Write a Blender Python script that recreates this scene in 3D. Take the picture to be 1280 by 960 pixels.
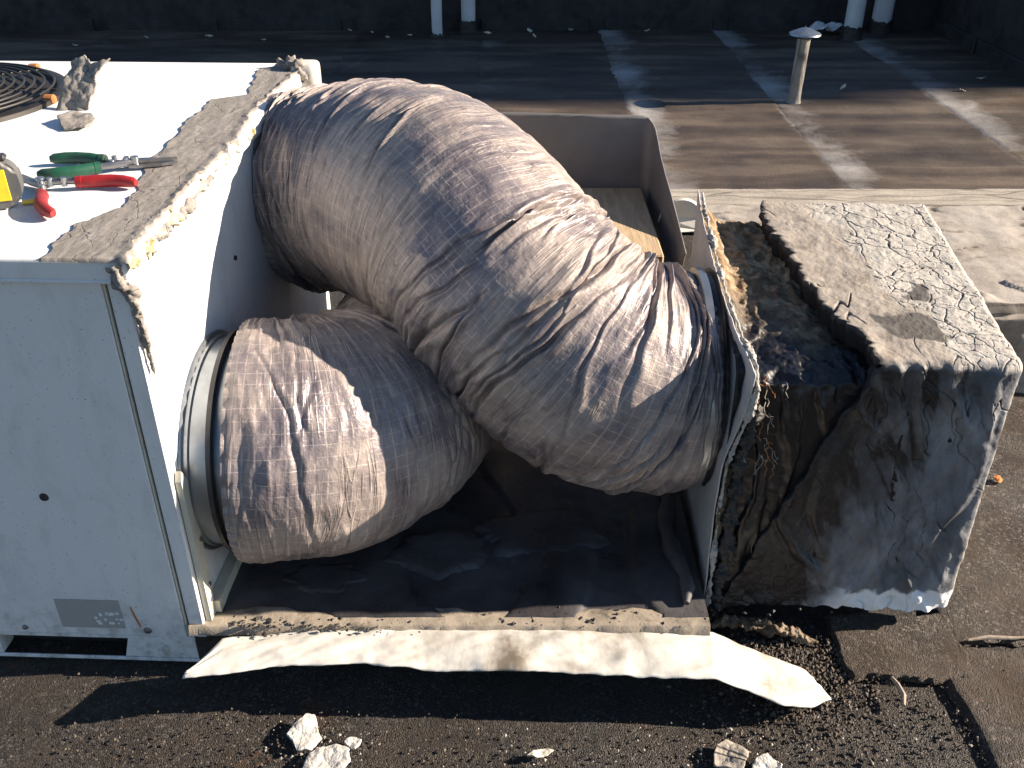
import bpy, bmesh, math, random
import numpy as np
from mathutils import Vector, Matrix
for o in list(bpy.data.objects): bpy.data.objects.remove(o)
scene = bpy.context.scene
COL = scene.collection
R = math.radians
# ------------------------------------------------------------------ camera
cam_d = bpy.data.cameras.new('camera'); cam = bpy.data.objects.new('camera', cam_d); COL.objects.link(cam)
cam.location = (0, 0, 1.65); cam.rotation_euler = (R(90 - 31.3), 0, 0)
cam_d.sensor_width = 36; cam_d.lens = 36 * 1200 / 1280; cam_d.clip_start = 0.05; cam_d.clip_end = 500
scene.camera = cam
# ------------------------------------------------------------------ sky and sun
SUN_AZ, SUN_EL = 3.5, 24.0          # azimuth measured from +X towards +Y
w = bpy.data.worlds.new('World'); scene.world = w; w.use_nodes = True
nt = w.node_tree; nt.nodes.clear()
sky = nt.nodes.new('ShaderNodeTexSky'); sky.sky_type = 'NISHITA'; sky.sun_disc = False
sky.sun_elevation = R(SUN_EL); sky.sun_rotation = R(90 - SUN_AZ); sky.air_density = 1.0; sky.dust_density = 0.15; sky.ozone_density = 3.0
bg = nt.nodes.new('ShaderNodeBackground'); bg.inputs['Strength'].default_value = 0.05
wo = nt.nodes.new('ShaderNodeOutputWorld')
nt.links.new(sky.outputs[0], bg.inputs[0]); nt.links.new(bg.outputs[0], wo.inputs[0])
sd = bpy.data.lights.new('sun', 'SUN'); sd.energy = 5.0; sd.angle = R(0.55); sd.color = (1.0, 0.86, 0.70)
sun = bpy.data.objects.new('sun', sd); COL.objects.link(sun)
dvec = Vector((math.cos(R(SUN_EL)) * math.cos(R(SUN_AZ)), math.cos(R(SUN_EL)) * math.sin(R(SUN_AZ)), math.sin(R(SUN_EL))))
sun.rotation_euler = dvec.to_track_quat('Z', 'Y').to_euler(); sun.location = (6, 2, 6)
scene.view_settings.view_transform = 'Standard'; scene.view_settings.look = 'None'
scene.view_settings.exposure = 1.5; scene.view_settings.gamma = 1.0; scene.view_settings.use_curve_mapping = False

# ------------------------------------------------------------------ numpy noise
_rs = np.random.RandomState(7)
_perm = np.concatenate([_rs.permutation(256)] * 3)
_g = _rs.normal(size=(256, 3)); _g /= np.linalg.norm(_g, axis=1)[:, None]
def perlin(x, y, z=0.0):
    x, y, z = np.broadcast_arrays(np.asarray(x, float), np.asarray(y, float), np.asarray(z, float))
    xi, yi, zi = np.floor(x).astype(int), np.floor(y).astype(int), np.floor(z).astype(int)
    xf, yf, zf = x - xi, y - yi, z - zi
    xi &= 255; yi &= 255; zi &= 255
    fu = lambda t: t * t * t * (t * (t * 6 - 15) + 10)
    u, v, ww = fu(xf), fu(yf), fu(zf)
    def gr(dx, dy, dz):
        h = _perm[_perm[_perm[xi + dx] + yi + dy] + zi + dz]
        g = _g[h]
        return g[..., 0] * (xf - dx) + g[..., 1] * (yf - dy) + g[..., 2] * (zf - dz)
    l = lambda a, b, t: a + (b - a) * t
    return 1.5 * l(l(l(gr(0,0,0), gr(1,0,0), u), l(gr(0,1,0), gr(1,1,0), u), v),
             l(l(gr(0,0,1), gr(1,0,1), u), l(gr(0,1,1), gr(1,1,1), u), v), ww)
def fbm(x, y, z=0.0, o=4):
    r = 0; a = 0.5; k = 1.0
    for i in range(o):
        r = r + a * perlin(np.asarray(x) * k + i * 17.3, np.asarray(y) * k + i * 5.1, np.asarray(z) * k + i * 9.7); a *= .5; k *= 2.03
    return r
def ridge(x, y, z=0.0): return 1 - np.abs(perlin(x, y, z)) * 2
def sstep(a, b, x):
    t = np.clip((np.asarray(x, float) - a) / (b - a), 0, 1); return t * t * (3 - 2 * t)
def voronoi(x, y):                       # distance to the nearest cell border, and a cell value
    xi, yi = np.floor(x).astype(int), np.floor(y).astype(int)
    f1 = np.full(x.shape, 9.0); f2 = np.full(x.shape, 9.0); cell = np.zeros(x.shape)
    for i in (-1, 0, 1):
        for j in (-1, 0, 1):
            h = _perm[_perm[(xi + i) & 255] + ((yi + j) & 255)]
            px = xi + i + .5 + .8 * (_g[h, 0] * .6); py = yi + j + .5 + .8 * (_g[h, 1] * .6)
            d = np.hypot(px - x, py - y)
            n = d < f1
            f2 = np.where(n, f1, np.minimum(f2, d)); cell = np.where(n, h / 255.0, cell); f1 = np.where(n, d, f1)
    return f2 - f1, cell

# ------------------------------------------------------------------ object helpers
def tag(o, label=None, cat=None, group=None, kind=None):
    if label: o['label'] = label
    if cat: o['category'] = cat
    if group: o['group'] = group
    if kind: o['kind'] = kind
    return o
def empty(name, loc=(0, 0, 0), rz=0.0, label=None, cat=None, group=None):
    o = bpy.data.objects.new(name, None); o.empty_display_size = .1; COL.objects.link(o)
    o.location = loc; o.rotation_euler = (0, 0, rz); return tag(o, label, cat, group)
def link(name, me, mat, parent=None, loc=None, rot=None):
    if mat and not me.materials: me.materials.append(mat)
    o = bpy.data.objects.new(name, me); COL.objects.link(o)
    if parent: o.parent = parent
    if loc is not None: o.location = loc
    if rot is not None: o.rotation_euler = rot
    return o
def mesh(name, V, F, mat, parent=None, smooth=False, attrs=None, uv=None):
    me = bpy.data.meshes.new(name)
    me.from_pydata([tuple(v) for v in np.asarray(V, float).tolist()], [], F)
    return finish(name, me, mat, parent, smooth, attrs, uv)
def finish(name, me, mat, parent, smooth, attrs, uv):
    if smooth: me.polygons.foreach_set('use_smooth', np.ones(len(me.polygons), bool))
    if attrs:
        for k, a in attrs.items():
            at = me.attributes.new(k, 'FLOAT', 'POINT'); at.data.foreach_set('value', np.asarray(a, np.float32).ravel())
    if uv is not None:
        ul = me.uv_layers.new(name='UVMap'); li = np.empty(len(me.loops), np.int32); me.loops.foreach_get('vertex_index', li)
        ul.data.foreach_set('uv', np.asarray(uv, np.float32)[li].ravel())
    me.update()
    return link(name, me, mat, parent)
def grid(name, P, mat, parent=None, smooth=True, attrs=None, uv=None, flip=False):
    n, m = P.shape[:2]
    idx = np.arange(n * m).reshape(n, m)
    a, b, c, d = idx[:-1, :-1].ravel(), idx[1:, :-1].ravel(), idx[1:, 1:].ravel(), idx[:-1, 1:].ravel()
    Q = np.stack([a, d, c, b] if flip else [a, b, c, d], 1).astype(np.int32)
    me = bpy.data.meshes.new(name); nf = len(Q)
    me.vertices.add(n * m); me.vertices.foreach_set('co', P.reshape(-1).astype(np.float32))
    me.loops.add(nf * 4); me.loops.foreach_set('vertex_index', Q.ravel())
    me.polygons.add(nf); me.polygons.foreach_set('loop_start', np.arange(0, nf * 4, 4, dtype=np.int32))
    me.polygons.foreach_set('loop_total', np.full(nf, 4, np.int32)); me.update(calc_edges=True)
    uvv = None if uv is None else uv.reshape(-1, 2)
    return finish(name, me, mat, parent, smooth, attrs, uvv)
class MB:
    def __init__(s): s.bm = bmesh.new()
    def box(s, lo, hi, bev=0.0, rot=None, seg=1):
        lo, hi = Vector(lo), Vector(hi)
        r = bmesh.ops.create_cube(s.bm, size=1)
        for v in r['verts']:
            v.co = Vector([lo[i] + (v.co[i] + .5) * (hi[i] - lo[i]) for i in range(3)])
        if bev:
            es = list({e for v in r['verts'] for e in v.link_edges})
            bmesh.ops.bevel(s.bm, geom=es, offset=bev, segments=seg, affect='EDGES', profile=.6)
        return s
    def cyl(s, a, b, r, r2=None, n=20, caps=True):
        a, b = Vector(a), Vector(b); d = b - a
        M = Matrix.Translation((a + b) / 2) @ d.to_track_quat('Z', 'Y').to_matrix().to_4x4()
        bmesh.ops.create_cone(s.bm, cap_ends=caps, segments=n, radius1=r, radius2=r if r2 is None else r2, depth=d.length, matrix=M)
        return s
    def tube(s, pts, rad, n=8, closed=False, sx=1.0):
        pts = [Vector(p) for p in pts]; k = len(pts); rings = []
        for i, p in enumerate(pts):
            t = (pts[(i + 1) % k] - pts[i - 1]) if closed else (pts[min(i + 1, k - 1)] - pts[max(i - 1, 0)])
            q = t.normalized().to_track_quat('Z', 'Y'); rr = rad[i] if hasattr(rad, '__len__') else rad
            rings.append([s.bm.verts.new(p + q @ Vector((sx * rr * math.cos(2 * math.pi * j / n), rr * math.sin(2 * math.pi * j / n), 0))) for j in range(n)])
        for i in range(k if closed else k - 1):
            A, B = rings[i], rings[(i + 1) % k]
            for j in range(n): s.bm.faces.new((A[j], A[(j + 1) % n], B[(j + 1) % n], B[j]))
        if not closed:
            s.bm.faces.new(rings[0][::-1]); s.bm.faces.new(rings[-1])
        return s
    def prism(s, poly, off):                # closed polygon of 3D points extruded by a vector
        off = Vector(off); A = [s.bm.verts.new(Vector(p)) for p in poly]; B = [s.bm.verts.new(Vector(p) + off) for p in poly]
        s.bm.faces.new(A); s.bm.faces.new(B[::-1]); n = len(A)
        for i in range(n): s.bm.faces.new((A[i], B[i], B[(i + 1) % n], A[(i + 1) % n]))
        return s
    def lathe(s, prof, c, axis='Z', n=48):
        c = Vector(c); rings = []
        for r, h in prof:
            ring = []
            for j in range(n):
                a = 2 * math.pi * j / n
                p = (r * math.cos(a), r * math.sin(a), h) if axis == 'Z' else (h, r * math.cos(a), r * math.sin(a))
                ring.append(s.bm.verts.new(c + Vector(p)))
            rings.append(ring)
        for i in range(len(rings) - 1):
            for j in range(n): s.bm.faces.new((rings[i][j], rings[i][(j + 1) % n], rings[i + 1][(j + 1) % n], rings[i + 1][j]))
        return s
    def build(s, name, mat, parent=None, smooth=False):
        bmesh.ops.recalc_face_normals(s.bm, faces=s.bm.faces)
        me = bpy.data.meshes.new(name); s.bm.to_mesh(me); s.bm.free()
        if smooth:
            for p in me.polygons: p.use_smooth = True
            me.set_sharp_from_angle(angle=R(40))
        return link(name, me, mat, parent)

# ------------------------------------------------------------------ materials
class N:
    def __init__(s, name):
        s.m = bpy.data.materials.new(name); s.m.use_nodes = True; s.t = s.m.node_tree; s.t.nodes.clear()
        s.out = s.t.nodes.new('ShaderNodeOutputMaterial'); s.b = s.t.nodes.new('ShaderNodeBsdfPrincipled')
        s.t.links.new(s.b.outputs[0], s.out.inputs[0]); s._co = None
    def set(s, **k):
        for n, v in k.items():
            i = s.b.inputs[n.replace('_', ' ')]
            if isinstance(v, bpy.types.NodeSocket): s.t.links.new(v, i)
            else: i.default_value = v if not (isinstance(v, tuple) and len(v) == 3) else (*v, 1)
        return s
    def inp(s, sock, v):
        if v is None: return
        if isinstance(v, bpy.types.NodeSocket): s.t.links.new(v, sock)
        elif isinstance(v, tuple) and len(v) == 3 and sock.type == 'RGBA': sock.default_value = (*v, 1)
        else: sock.default_value = v
    def co(s, kind='Object'):
        n = s.t.nodes.new('ShaderNodeTexCoord'); return n.outputs[kind]
    def map(s, v, sc=(1, 1, 1), rot=(0, 0, 0), loc=(0, 0, 0)):
        n = s.t.nodes.new('ShaderNodeMapping'); s.t.links.new(v, n.inputs[0])
        n.inputs['Scale'].default_value = sc; n.inputs['Rotation'].default_value = rot; n.inputs['Location'].default_value = loc; return n.outputs[0]
    def noise(s, v, sc=5, det=4, rough=.55, dist=0.0, col=False):
        n = s.t.nodes.new('ShaderNodeTexNoise'); s.t.links.new(v, n.inputs['Vector'])
        n.inputs['Scale'].default_value = sc; n.inputs['Detail'].default_value = det; n.inputs['Roughness'].default_value = rough; n.inputs['Distortion'].default_value = dist
        return n.outputs['Color' if col else 'Fac']
    def vor(s, v, sc=5, feat='F1', out='Distance', rnd=1.0):
        n = s.t.nodes.new('ShaderNodeTexVoronoi'); n.feature = feat; s.t.links.new(v, n.inputs['Vector']); n.inputs['Scale'].default_value = sc
        n.inputs['Randomness'].default_value = rnd; return n.outputs[out]
    def ramp(s, f, stops, interp='LINEAR'):
        n = s.t.nodes.new('ShaderNodeValToRGB'); n.color_ramp.interpolation = interp; s.t.links.new(f, n.inputs[0])
        e = n.color_ramp.elements
        while len(e) < len(stops): e.new(0.5)
        for k, (p, c) in zip(e, stops): k.position = p; k.color = (c, c, c, 1) if not isinstance(c, tuple) else (*c, 1)
        return n.outputs[0]
    def mix(s, f, a, b, mode='MIX'):
        n = s.t.nodes.new('ShaderNodeMix'); n.data_type = 'RGBA'; n.blend_type = mode
        s.inp(n.inputs[0], f); s.inp(n.inputs[6], a); s.inp(n.inputs[7], b); return n.outputs[2]
    def math(s, op, a, b=None, c=None, clamp=False):
        n = s.t.nodes.new('ShaderNodeMath'); n.operation = op; n.use_clamp = clamp
        for i, v in enumerate((a, b, c)): s.inp(n.inputs[i], v)
        return n.outputs[0]
    def attr(s, name):
        n = s.t.nodes.new('ShaderNodeAttribute'); n.attribute_name = name; return n.outputs['Fac']
    def sep(s, v):
        n = s.t.nodes.new('ShaderNodeSeparateXYZ'); s.t.links.new(v, n.inputs[0]); return n.outputs
    def bump(s, h, strength=.5, dist=.002, normal=None):
        n = s.t.nodes.new('ShaderNodeBump'); n.inputs['Strength'].default_value = strength; n.inputs['Distance'].default_value = dist
        s.t.links.new(h, n.inputs['Height'])
        if normal is not None: s.t.links.new(normal, n.inputs['Normal'])
        s.t.links.new(n.outputs[0], s.b.inputs['Normal']); return n.outputs[0]

def M_plain(name, col, rough=.6, metal=0.0, var=.25, sc=30, bump=.15, dirt=None, bd=.001):
    n = N(name); c = n.co(); f = n.noise(c, sc, 5, .6)
    col2 = tuple(x * (1 - var) for x in col)
    k = n.mix(f, col2, tuple(min(1, x * (1 + var * .6)) for x in col))
    if dirt:
        d = n.ramp(n.noise(c, sc * .22, 6, .68, .4), [(.52, 0.0), (.68, 1.0)]); k = n.mix(d, k, dirt)
    n.set(Base_Color=k, Roughness=rough, Metallic=metal); n.bump(n.noise(c, sc * 6, 3), bump, bd); return n.m

def M_panel():
    n = N('weathered_white_paint'); c = n.co()
    base = n.mix(n.noise(c, 3, 4), (.66, .675, .68), (.75, .755, .745))
    grime = n.ramp(n.noise(n.map(c, (6, 6, 2.2)), 2.3, 7, .72, .5), [(.50, 0.0), (.80, 1.0)])
    base = n.mix(n.math('MULTIPLY', grime, .38), base, (.30, .29, .27))
    spk = n.ramp(n.noise(c, 190, 2, .5), [(.69, 0.0), (.72, 1.0)])
    base = n.mix(n.math('MULTIPLY', spk, .55), base, (.12, .085, .06))
    z = n.sep(c)[2]
    low = n.math('MULTIPLY', n.ramp(z, [(.06, 1.0), (.22, 0.0)]), n.ramp(n.noise(c, 26, 6, .7), [(.45, 0.0), (.66, 1.0)]))
    base = n.mix(n.math('MULTIPLY', low, .6), base, (.20, .15, .11))
    n.set(Base_Color=base, Roughness=n.ramp(n.noise(c, 9, 4), [(.3, .38), (.7, .6)]), Specular_IOR_Level=.4)
    n.bump(n.math('ADD', n.noise(c, 260, 3), n.math('MULTIPLY', n.noise(c, 4.5, 2), 9.0)), .14, .002); return n.m
def M_mastic():
    n = N('dried_grey_sealant'); c = n.co()
    f = n.noise(n.map(c, (10, 3, 10)), 4, 7, .62, .6)
    k = n.ramp(f, [(.22, (.15, .132, .115)), (.48, (.225, .203, .18)), (.75, (.30, .272, .245))])
    spk = n.ramp(n.noise(c, 85, 4, .6), [(.64, 0.0), (.72, 1.0)]); k = n.mix(n.math('MULTIPLY', spk, .8), k, (.035, .03, .028))
    cr = n.ramp(n.vor(n.map(n.mix(.12, c, n.noise(c, 9, 3, .5, 0, True)), (11, 4, 10)), 1.0, 'DISTANCE_TO_EDGE'), [(.0, 1.0), (.011, 0.0)])
    k = n.mix(n.math('MULTIPLY', cr, .75), k, (.03, .027, .025))
    n.set(Base_Color=k, Roughness=.82)
    h = n.math('SUBTRACT', n.noise(n.map(c, (40, 8, 40)), 2.6, 6, .65), n.math('MULTIPLY', cr, .6)); n.bump(h, .4, .004); return n.m
def M_foam():
    n = N('torn_yellow_insulation'); c = n.co()
    k = n.ramp(n.noise(c, 45, 5, .6), [(.3, (.22, .14, .06)), (.45, (.60, .50, .28)), (.6, (.78, .75, .62))])
    n.set(Base_Color=k, Roughness=.95); n.bump(n.noise(c, 120, 5, .7), .9, .006); return n.m
def M_film():
    n = N('foil_duct_jacket'); uv = n.co('UV'); c = n.co()
    wob = n.noise(c, 16, 3, .5, 0, True)
    uvw = n.mix(.006, uv, wob, 'ADD')
    u, v = n.sep(uvw)[0], n.sep(uvw)[1]
    def lines(x, sp, wd):
        fr = n.math('FRACT', n.math('DIVIDE', x, sp)); d = n.math('ABSOLUTE', n.math('SUBTRACT', fr, .5))
        return n.ramp(d, [(.5 - 1.6 * wd / sp, 0.0), (.5 - .5 * wd / sp, 1.0)])
    lu, lv = lines(u, .0235, .0008), lines(v, .0150, .0009)
    diag = lines(n.math('ADD', u, n.math('MULTIPLY', v, 1.0)), .052, .0007)
    brk = n.ramp(n.noise(c, 30, 4, .6), [(.36, 0.0), (.56, 1.0)])
    thread = n.math('MULTIPLY', n.math('MAXIMUM', n.math('MAXIMUM', lu, lv), n.math('MULTIPLY', diag, .35)), brk)
    film = n.mix(n.noise(c, 7, 4, .6), (.13, .110, .123), (.23, .202, .218))
    streak = n.noise(n.map(uv, (6, 60, 1)), 1.0, 6, .65, .3)
    dn = n.math('ADD', n.math('MULTIPLY', n.noise(c, 5.5, 6, .62, .8), .72), n.math('MULTIPLY', streak, .28))
    up = n.sep(n.t.nodes.new('ShaderNodeNewGeometry').outputs['Normal'])[2]
    dust = n.ramp(dn, [(.40, 0.0), (.57, 1.0)])
    k = n.mix(n.math('MULTIPLY', dust, .88), film, n.mix(n.noise(c, 60, 4), (.25, .203, .178), (.42, .352, .308)))
    k = n.mix(n.math('MULTIPLY', thread, .62), k, (.50, .42, .38))
    grime = n.ramp(n.noise(n.map(uv, (9, 40, 1), (0, 0, 0), (3, 1, 0)), 1.0, 6, .7, .4), [(.56, 0.0), (.74, 1.0)])
    k = n.mix(n.math('MULTIPLY', grime, .55), k, (.05, .04, .038))
    def crease(m, lo, wd):
        a = n.noise(n.map(uv, m, (0, 0, .06), lo), 1.0, 3, .5, .6)
        return n.ramp(n.math('ABSOLUTE', n.math('SUBTRACT', a, .5)), [(.0, 1.0), (wd, 0.0)])
    gate = n.ramp(n.noise(c, 6, 3, .5), [(.42, 0.1), (.62, 1.0)])
    cr = n.math('MULTIPLY', n.math('MAXIMUM', crease((2.6, 34, 1), (0, 0, 0), .024), n.math('MULTIPLY', crease((4, 70, 1), (7, 3, 0), .03), .6)), gate)
    k = n.mix(n.math('MULTIPLY', cr, .42), k, (.035, .026, .024))
    n.set(Base_Color=k, Metallic=n.math('MULTIPLY', n.math('SUBTRACT', 1.0, dust), .3), Roughness=n.math('ADD', .36, n.math('MULTIPLY', dust, .22)), Specular_IOR_Level=.6)
    h = n.math('ADD', n.math('MULTIPLY', thread, .12), n.math('ADD', n.math('MULTIPLY', n.noise(n.map(uv, (9, 110, 1)), 1.0, 4, .6), .6), n.noise(c, 110, 3, .6)))
    h = n.math('SUBTRACT', h, n.math('MULTIPLY', cr, 1.2))
    n.bump(h, .6, .0028); return n.m
def M_tar(name='black_tar', a=(.012, .011, .011), b=(.05, .043, .038), rough=.55, sc=18, bs=.8):
    n = N(name); c = n.co()
    k = n.ramp(n.noise(c, sc, 7, .65, .5), [(.32, a), (.7, b)])
    n.set(Base_Color=k, Roughness=n.ramp(n.noise(c, 8, 4), [(.35, rough - .2), (.65, rough + .25)])); n.bump(n.noise(c, sc * 4, 5, .65), bs, .006); return n.m
def M_core():                              # burnt fibre and tar under the torn coating
    n = N('charred_fibre_and_tar'); c = n.co(); x, y, z = n.sep(c)[:3]
    f = n.noise(n.map(c, (1, 1, 1)), 26, 7, .68, .8)
    fibre = n.ramp(f, [(.28, (.05, .032, .02)), (.45, (.20, .13, .07)), (.6, (.40, .30, .19)), (.75, (.62, .55, .42))])
    tar = n.ramp(n.noise(n.map(c, (1, 1, .35)), 34, 6, .65), [(.35, (.005, .005, .007)), (.62, (.010, .010, .013)), (.84, (.030, .025, .022))])
    m = n.attr('fibre'); k = n.mix(m, tar, fibre)
    n.set(Base_Color=k, Roughness=n.math('ADD', .30, n.math('MULTIPLY', m, .6))); n.bump(n.math('MULTIPLY', n.noise(c, 95, 6, .7), n.math('ADD', .25, n.math('MULTIPLY', m, .75))), .9, .007); return n.m
def M_coat():                              # layered roof paint and sealant of the box
    n = N('cracked_roof_coating'); c = n.co()
    white, crack, tarm = n.attr('white'), n.attr('crack'), n.attr('tar')
    tan = n.ramp(n.noise(n.map(c, (1, 1, 1)), 16, 7, .65, .4), [(.28, (.17, .138, .11)), (.47, (.30, .258, .215)), (.75, (.40, .355, .305))])
    wh = n.mix(n.noise(c, 22, 6, .65), (.33, .30, .26), (.56, .525, .47))
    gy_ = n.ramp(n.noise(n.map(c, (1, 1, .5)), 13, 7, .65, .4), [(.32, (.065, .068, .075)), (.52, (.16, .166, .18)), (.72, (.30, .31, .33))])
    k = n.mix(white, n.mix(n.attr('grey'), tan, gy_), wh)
    st = n.ramp(n.noise(n.map(c, (1, 1, .4)), 14, 7, .7, .7), [(.50, 0.0), (.72, 1.0)])
    k = n.mix(n.math('MULTIPLY', st, .45), k, (.105, .096, .09))
    fl = n.ramp(n.noise(c, 75, 4, .6), [(.66, 0.0), (.74, 1.0)]); k = n.mix(n.math('MULTIPLY', fl, .6), k, (.05, .04, .035))
    k = n.mix(tarm, k, n.ramp(n.noise(c, 40, 6), [(.3, (.007, .007, .009)), (.75, (.020, .019, .021))]))
    k = n.mix(n.attr('near_white'), k, (.84, .84, .83))  # near-white patch along the lower right of the front face
    k = n.mix(n.math('MULTIPLY', crack, .88), k, (.045, .036, .029))
    n.set(Base_Color=k, Roughness=n.math('SUBTRACT', n.math('SUBTRACT', .80, n.math('MULTIPLY', n.attr('grey'), .25)), n.math('MULTIPLY', tarm, .22))); n.bump(n.noise(c, 100, 6, .7), .55, .004); return n.m
def M_roof(name='mineral_roofing', gain=1.0):
    n = N(name); c = n.co()
    g = n.vor(c, 330, 'F1', 'Color'); gv = n.sep(g)[0]
    gran = n.ramp(gv, [(.0, (.006, .005, .005)), (.45, (.018, .015, .014)), (.72, (.042, .035, .031)), (.90, (.10, .085, .075)), (1.0, (.28, .25, .24))])
    g2 = n.sep(n.vor(n.mix(.01, c, n.noise(c, 90, 2, .5, 0, True), 'ADD'), 150, 'F1', 'Color'))[1]
    gran = n.mix(.55, gran, n.ramp(g2, [(.0, (.006, .005, .005)), (.6, (.026, .021, .018)), (.85, (.07, .058, .05)), (1.0, (.20, .18, .165))]))
    big = n.noise(c, 3.2, 6, .65, .5)
    k = n.mix(n.ramp(big, [(.40, 0.0), (.62, .85)]), gran, n.mix(n.noise(c, 55, 4), (.020, .013, .008), (.055, .035, .020)))
    rust = n.ramp(n.noise(n.map(c, (1, 1, 1), (0, 0, 0), (4.2, 1.3, 0)), 5.5, 6, .7, .6), [(.62, 0.0), (.74, .8)]); k = n.mix(rust, k, (.17, .065, .02))
    wet = n.ramp(n.noise(c, 7.5, 6, .68, .4), [(.55, 0.0), (.68, .8)]); k = n.mix(wet, k, (.014, .012, .012))
    if gain != 1.0: k = n.mix(1.0, k, (gain, gain * .96, gain * .90), 'MULTIPLY')
    n.set(Base_Color=k, Roughness=n.ramp(n.noise(c, 5, 4), [(.4, .55), (.6, .92)]))
    h = n.math('ADD', n.math('MULTIPLY', n.vor(c, 330), -1.0), n.math('MULTIPLY', n.noise(c, 75, 5, .75), 2.2)); n.bump(h, 1.0, .007); return n.m
def M_sheet():                             # smooth, mopped roll roofing behind
    n = N('aged_roll_roofing'); c = n.co(); edge = n.attr('lap')
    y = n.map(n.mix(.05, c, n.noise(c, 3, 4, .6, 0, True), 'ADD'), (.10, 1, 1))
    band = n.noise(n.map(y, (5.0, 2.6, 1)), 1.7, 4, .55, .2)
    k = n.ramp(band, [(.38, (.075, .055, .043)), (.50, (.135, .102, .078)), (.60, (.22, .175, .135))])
    k = n.mix(.6, k, n.ramp(n.noise(c, 26, 7, .7), [(.2, (.02, .018, .016)), (.8, (.19, .16, .13))]), 'OVERLAY')
    oi = n.t.nodes.new('ShaderNodeObjectInfo').outputs['Random']
    k = n.mix(1.0, k, n.ramp(oi, [(.0, (.72, .70, .70)), (1.0, (1.32, 1.27, 1.2))]), 'MULTIPLY')
    wash = n.math('MULTIPLY', n.ramp(n.math('ADD', edge, n.math('MULTIPLY', n.math('SUBTRACT', n.noise(c, 4, 7, .7, .5), .5), 1.5)), [(.30, 0.0), (1.15, 1.0)]), .8)
    k = n.mix(wash, k, (.37, .36, .35))
    n.set(Base_Color=k, Roughness=n.ramp(n.noise(c, 3, 4), [(.35, .5), (.65, .85)])); n.bump(n.noise(c, 70, 6, .7), .6, .005); return n.m
def M_curbtop():
    n = N('weathered_curb_coating'); c = n.co()
    k = n.ramp(n.noise(n.map(c, (.5, 2.5, 1)), 9, 7, .68, .4), [(.3, (.22, .19, .155)), (.55, (.36, .32, .265)), (.75, (.46, .42, .36))])
    cr = n.ramp(n.vor(n.map(n.mix(.1, c, n.noise(c, 4, 3, .5, 0, True), 'ADD'), (1.1, 13, 1)), 1.0, 'DISTANCE_TO_EDGE'), [(.0, 1.0), (.03, 0.0)])
    k = n.mix(n.math('MULTIPLY', cr, .7), k, (.06, .05, .04))
    n.set(Base_Color=k, Roughness=.85); n.bump(n.math('SUBTRACT', n.noise(c, 60, 6, .7), cr), .7, .005); return n.m
def M_metal(name, col, rough, dirt=(.2, .16, .12), amt=.6, metal=.9, sc=10):
    n = N(name); c = n.co()
    d = n.ramp(n.noise(c, sc, 7, .7, .5), [(.48, 0.0), (.72, amt)]); k = n.mix(d, col, dirt)
    n.set(Base_Color=k, Metallic=n.math('MULTIPLY', n.math('SUBTRACT', 1.0, d), metal), Roughness=n.math('ADD', rough, n.math('MULTIPLY', n.noise(c, 30, 4), .25))); n.bump(n.noise(c, 25, 4), .25, .003); return n.m
def M_wood(name, a, b):
    n = N(name); c = n.co(); f = n.noise(n.map(c, (14, 1.6, 14)), 4, 6, .65, .8)
    n.set(Base_Color=n.ramp(f, [(.3, a), (.7, b)]), Roughness=.85); n.bump(n.noise(n.map(c, (60, 6, 60)), 3, 5), .5, .003); return n.m

COATGREY = M_plain('torn_pale_sealant', (.40, .38, .35), .8, 0, .3, 40, .5, (.05, .04, .035), .004); DIRTY = M_plain('dirty_tan_sealant', (.34, .285, .22), .85, 0, .5, 34, .35, (.028, .024, .021), .003); PANEL = M_panel(); MASTIC = M_mastic(); FOAM = M_foam(); FILM = M_film(); TAR = M_tar(); CORE = M_core(); COAT = M_coat()
ROOF = M_roof(); FELT = M_roof('paler_mineral_felt', 1.9); SHEET = M_sheet(); CURBTOP = M_curbtop()
GALV = M_metal('galvanised_steel', (.36, .385, .41), .25, (.20, .175, .15), .4)
PLATE = M_metal('dull_grey_steel', (.46, .465, .47), .5, (.17, .13, .10), .6, .25, 7)
STEEL = M_metal('tool_steel', (.26, .26, .27), .3, (.10, .07, .05), .6, .95, 40)
FLASH = M_plain('chalky_white_flashing', (.62, .60, .55), .6, 0, .35, 16, .25, (.20, .165, .125), .002)
CREAM = M_plain('cream_painted_steel', (.60, .565, .46), .55, 0, .25, 14, .2, (.20, .13, .07))
DARK = M_plain('dark_recess_steel', (.035, .033, .035), .6, .3, .4, 12)
FANBLK = M_plain('brown_black_wire', (.030, .026, .023), .5, .3, .5, 25)
RUST = M_plain('rusty_clip', (.42, .16, .05), .8, .1, .4, 60)
STRAP = M_plain('black_rubber_strap', (.035, .032, .034), .45, 0, .5, 20, .3, (.10, .085, .075))
GREEN = M_plain('green_plastic_grip', (.012, .085, .048), .5, 0, .5, 60, .3, (.045, .05, .042))
RED = M_plain('red_plastic_grip', (.34, .016, .018), .5, 0, .4, 60, .3, (.14, .035, .03))
GREYPL = M_plain('grey_tape_case', (.11, .11, .11), .5, 0, .4, 30, .2, (.11, .10, .09))
YELLOW = M_plain('yellow_label', (.86, .58, .02), .5, 0, .25, 45, .1, (.5, .34, .05))
MEMB = M_tar('dark_curb_membrane', (.024, .022, .024), (.085, .079, .081), .45, 7, .5)
BOARD = M_wood('tan_fibre_board', (.32, .22, .125), (.52, .39, .25))
HOODM = M_metal('dusty_grey_sheet', (.165, .16, .16), .5, (.12, .11, .105), .7, .15, 8)
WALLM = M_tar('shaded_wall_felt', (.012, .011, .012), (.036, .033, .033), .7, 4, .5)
PIPEW = M_plain('white_pipe_paint', (.62, .64, .65), .6, 0, .25, 10, .2, (.20, .17, .15))
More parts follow.
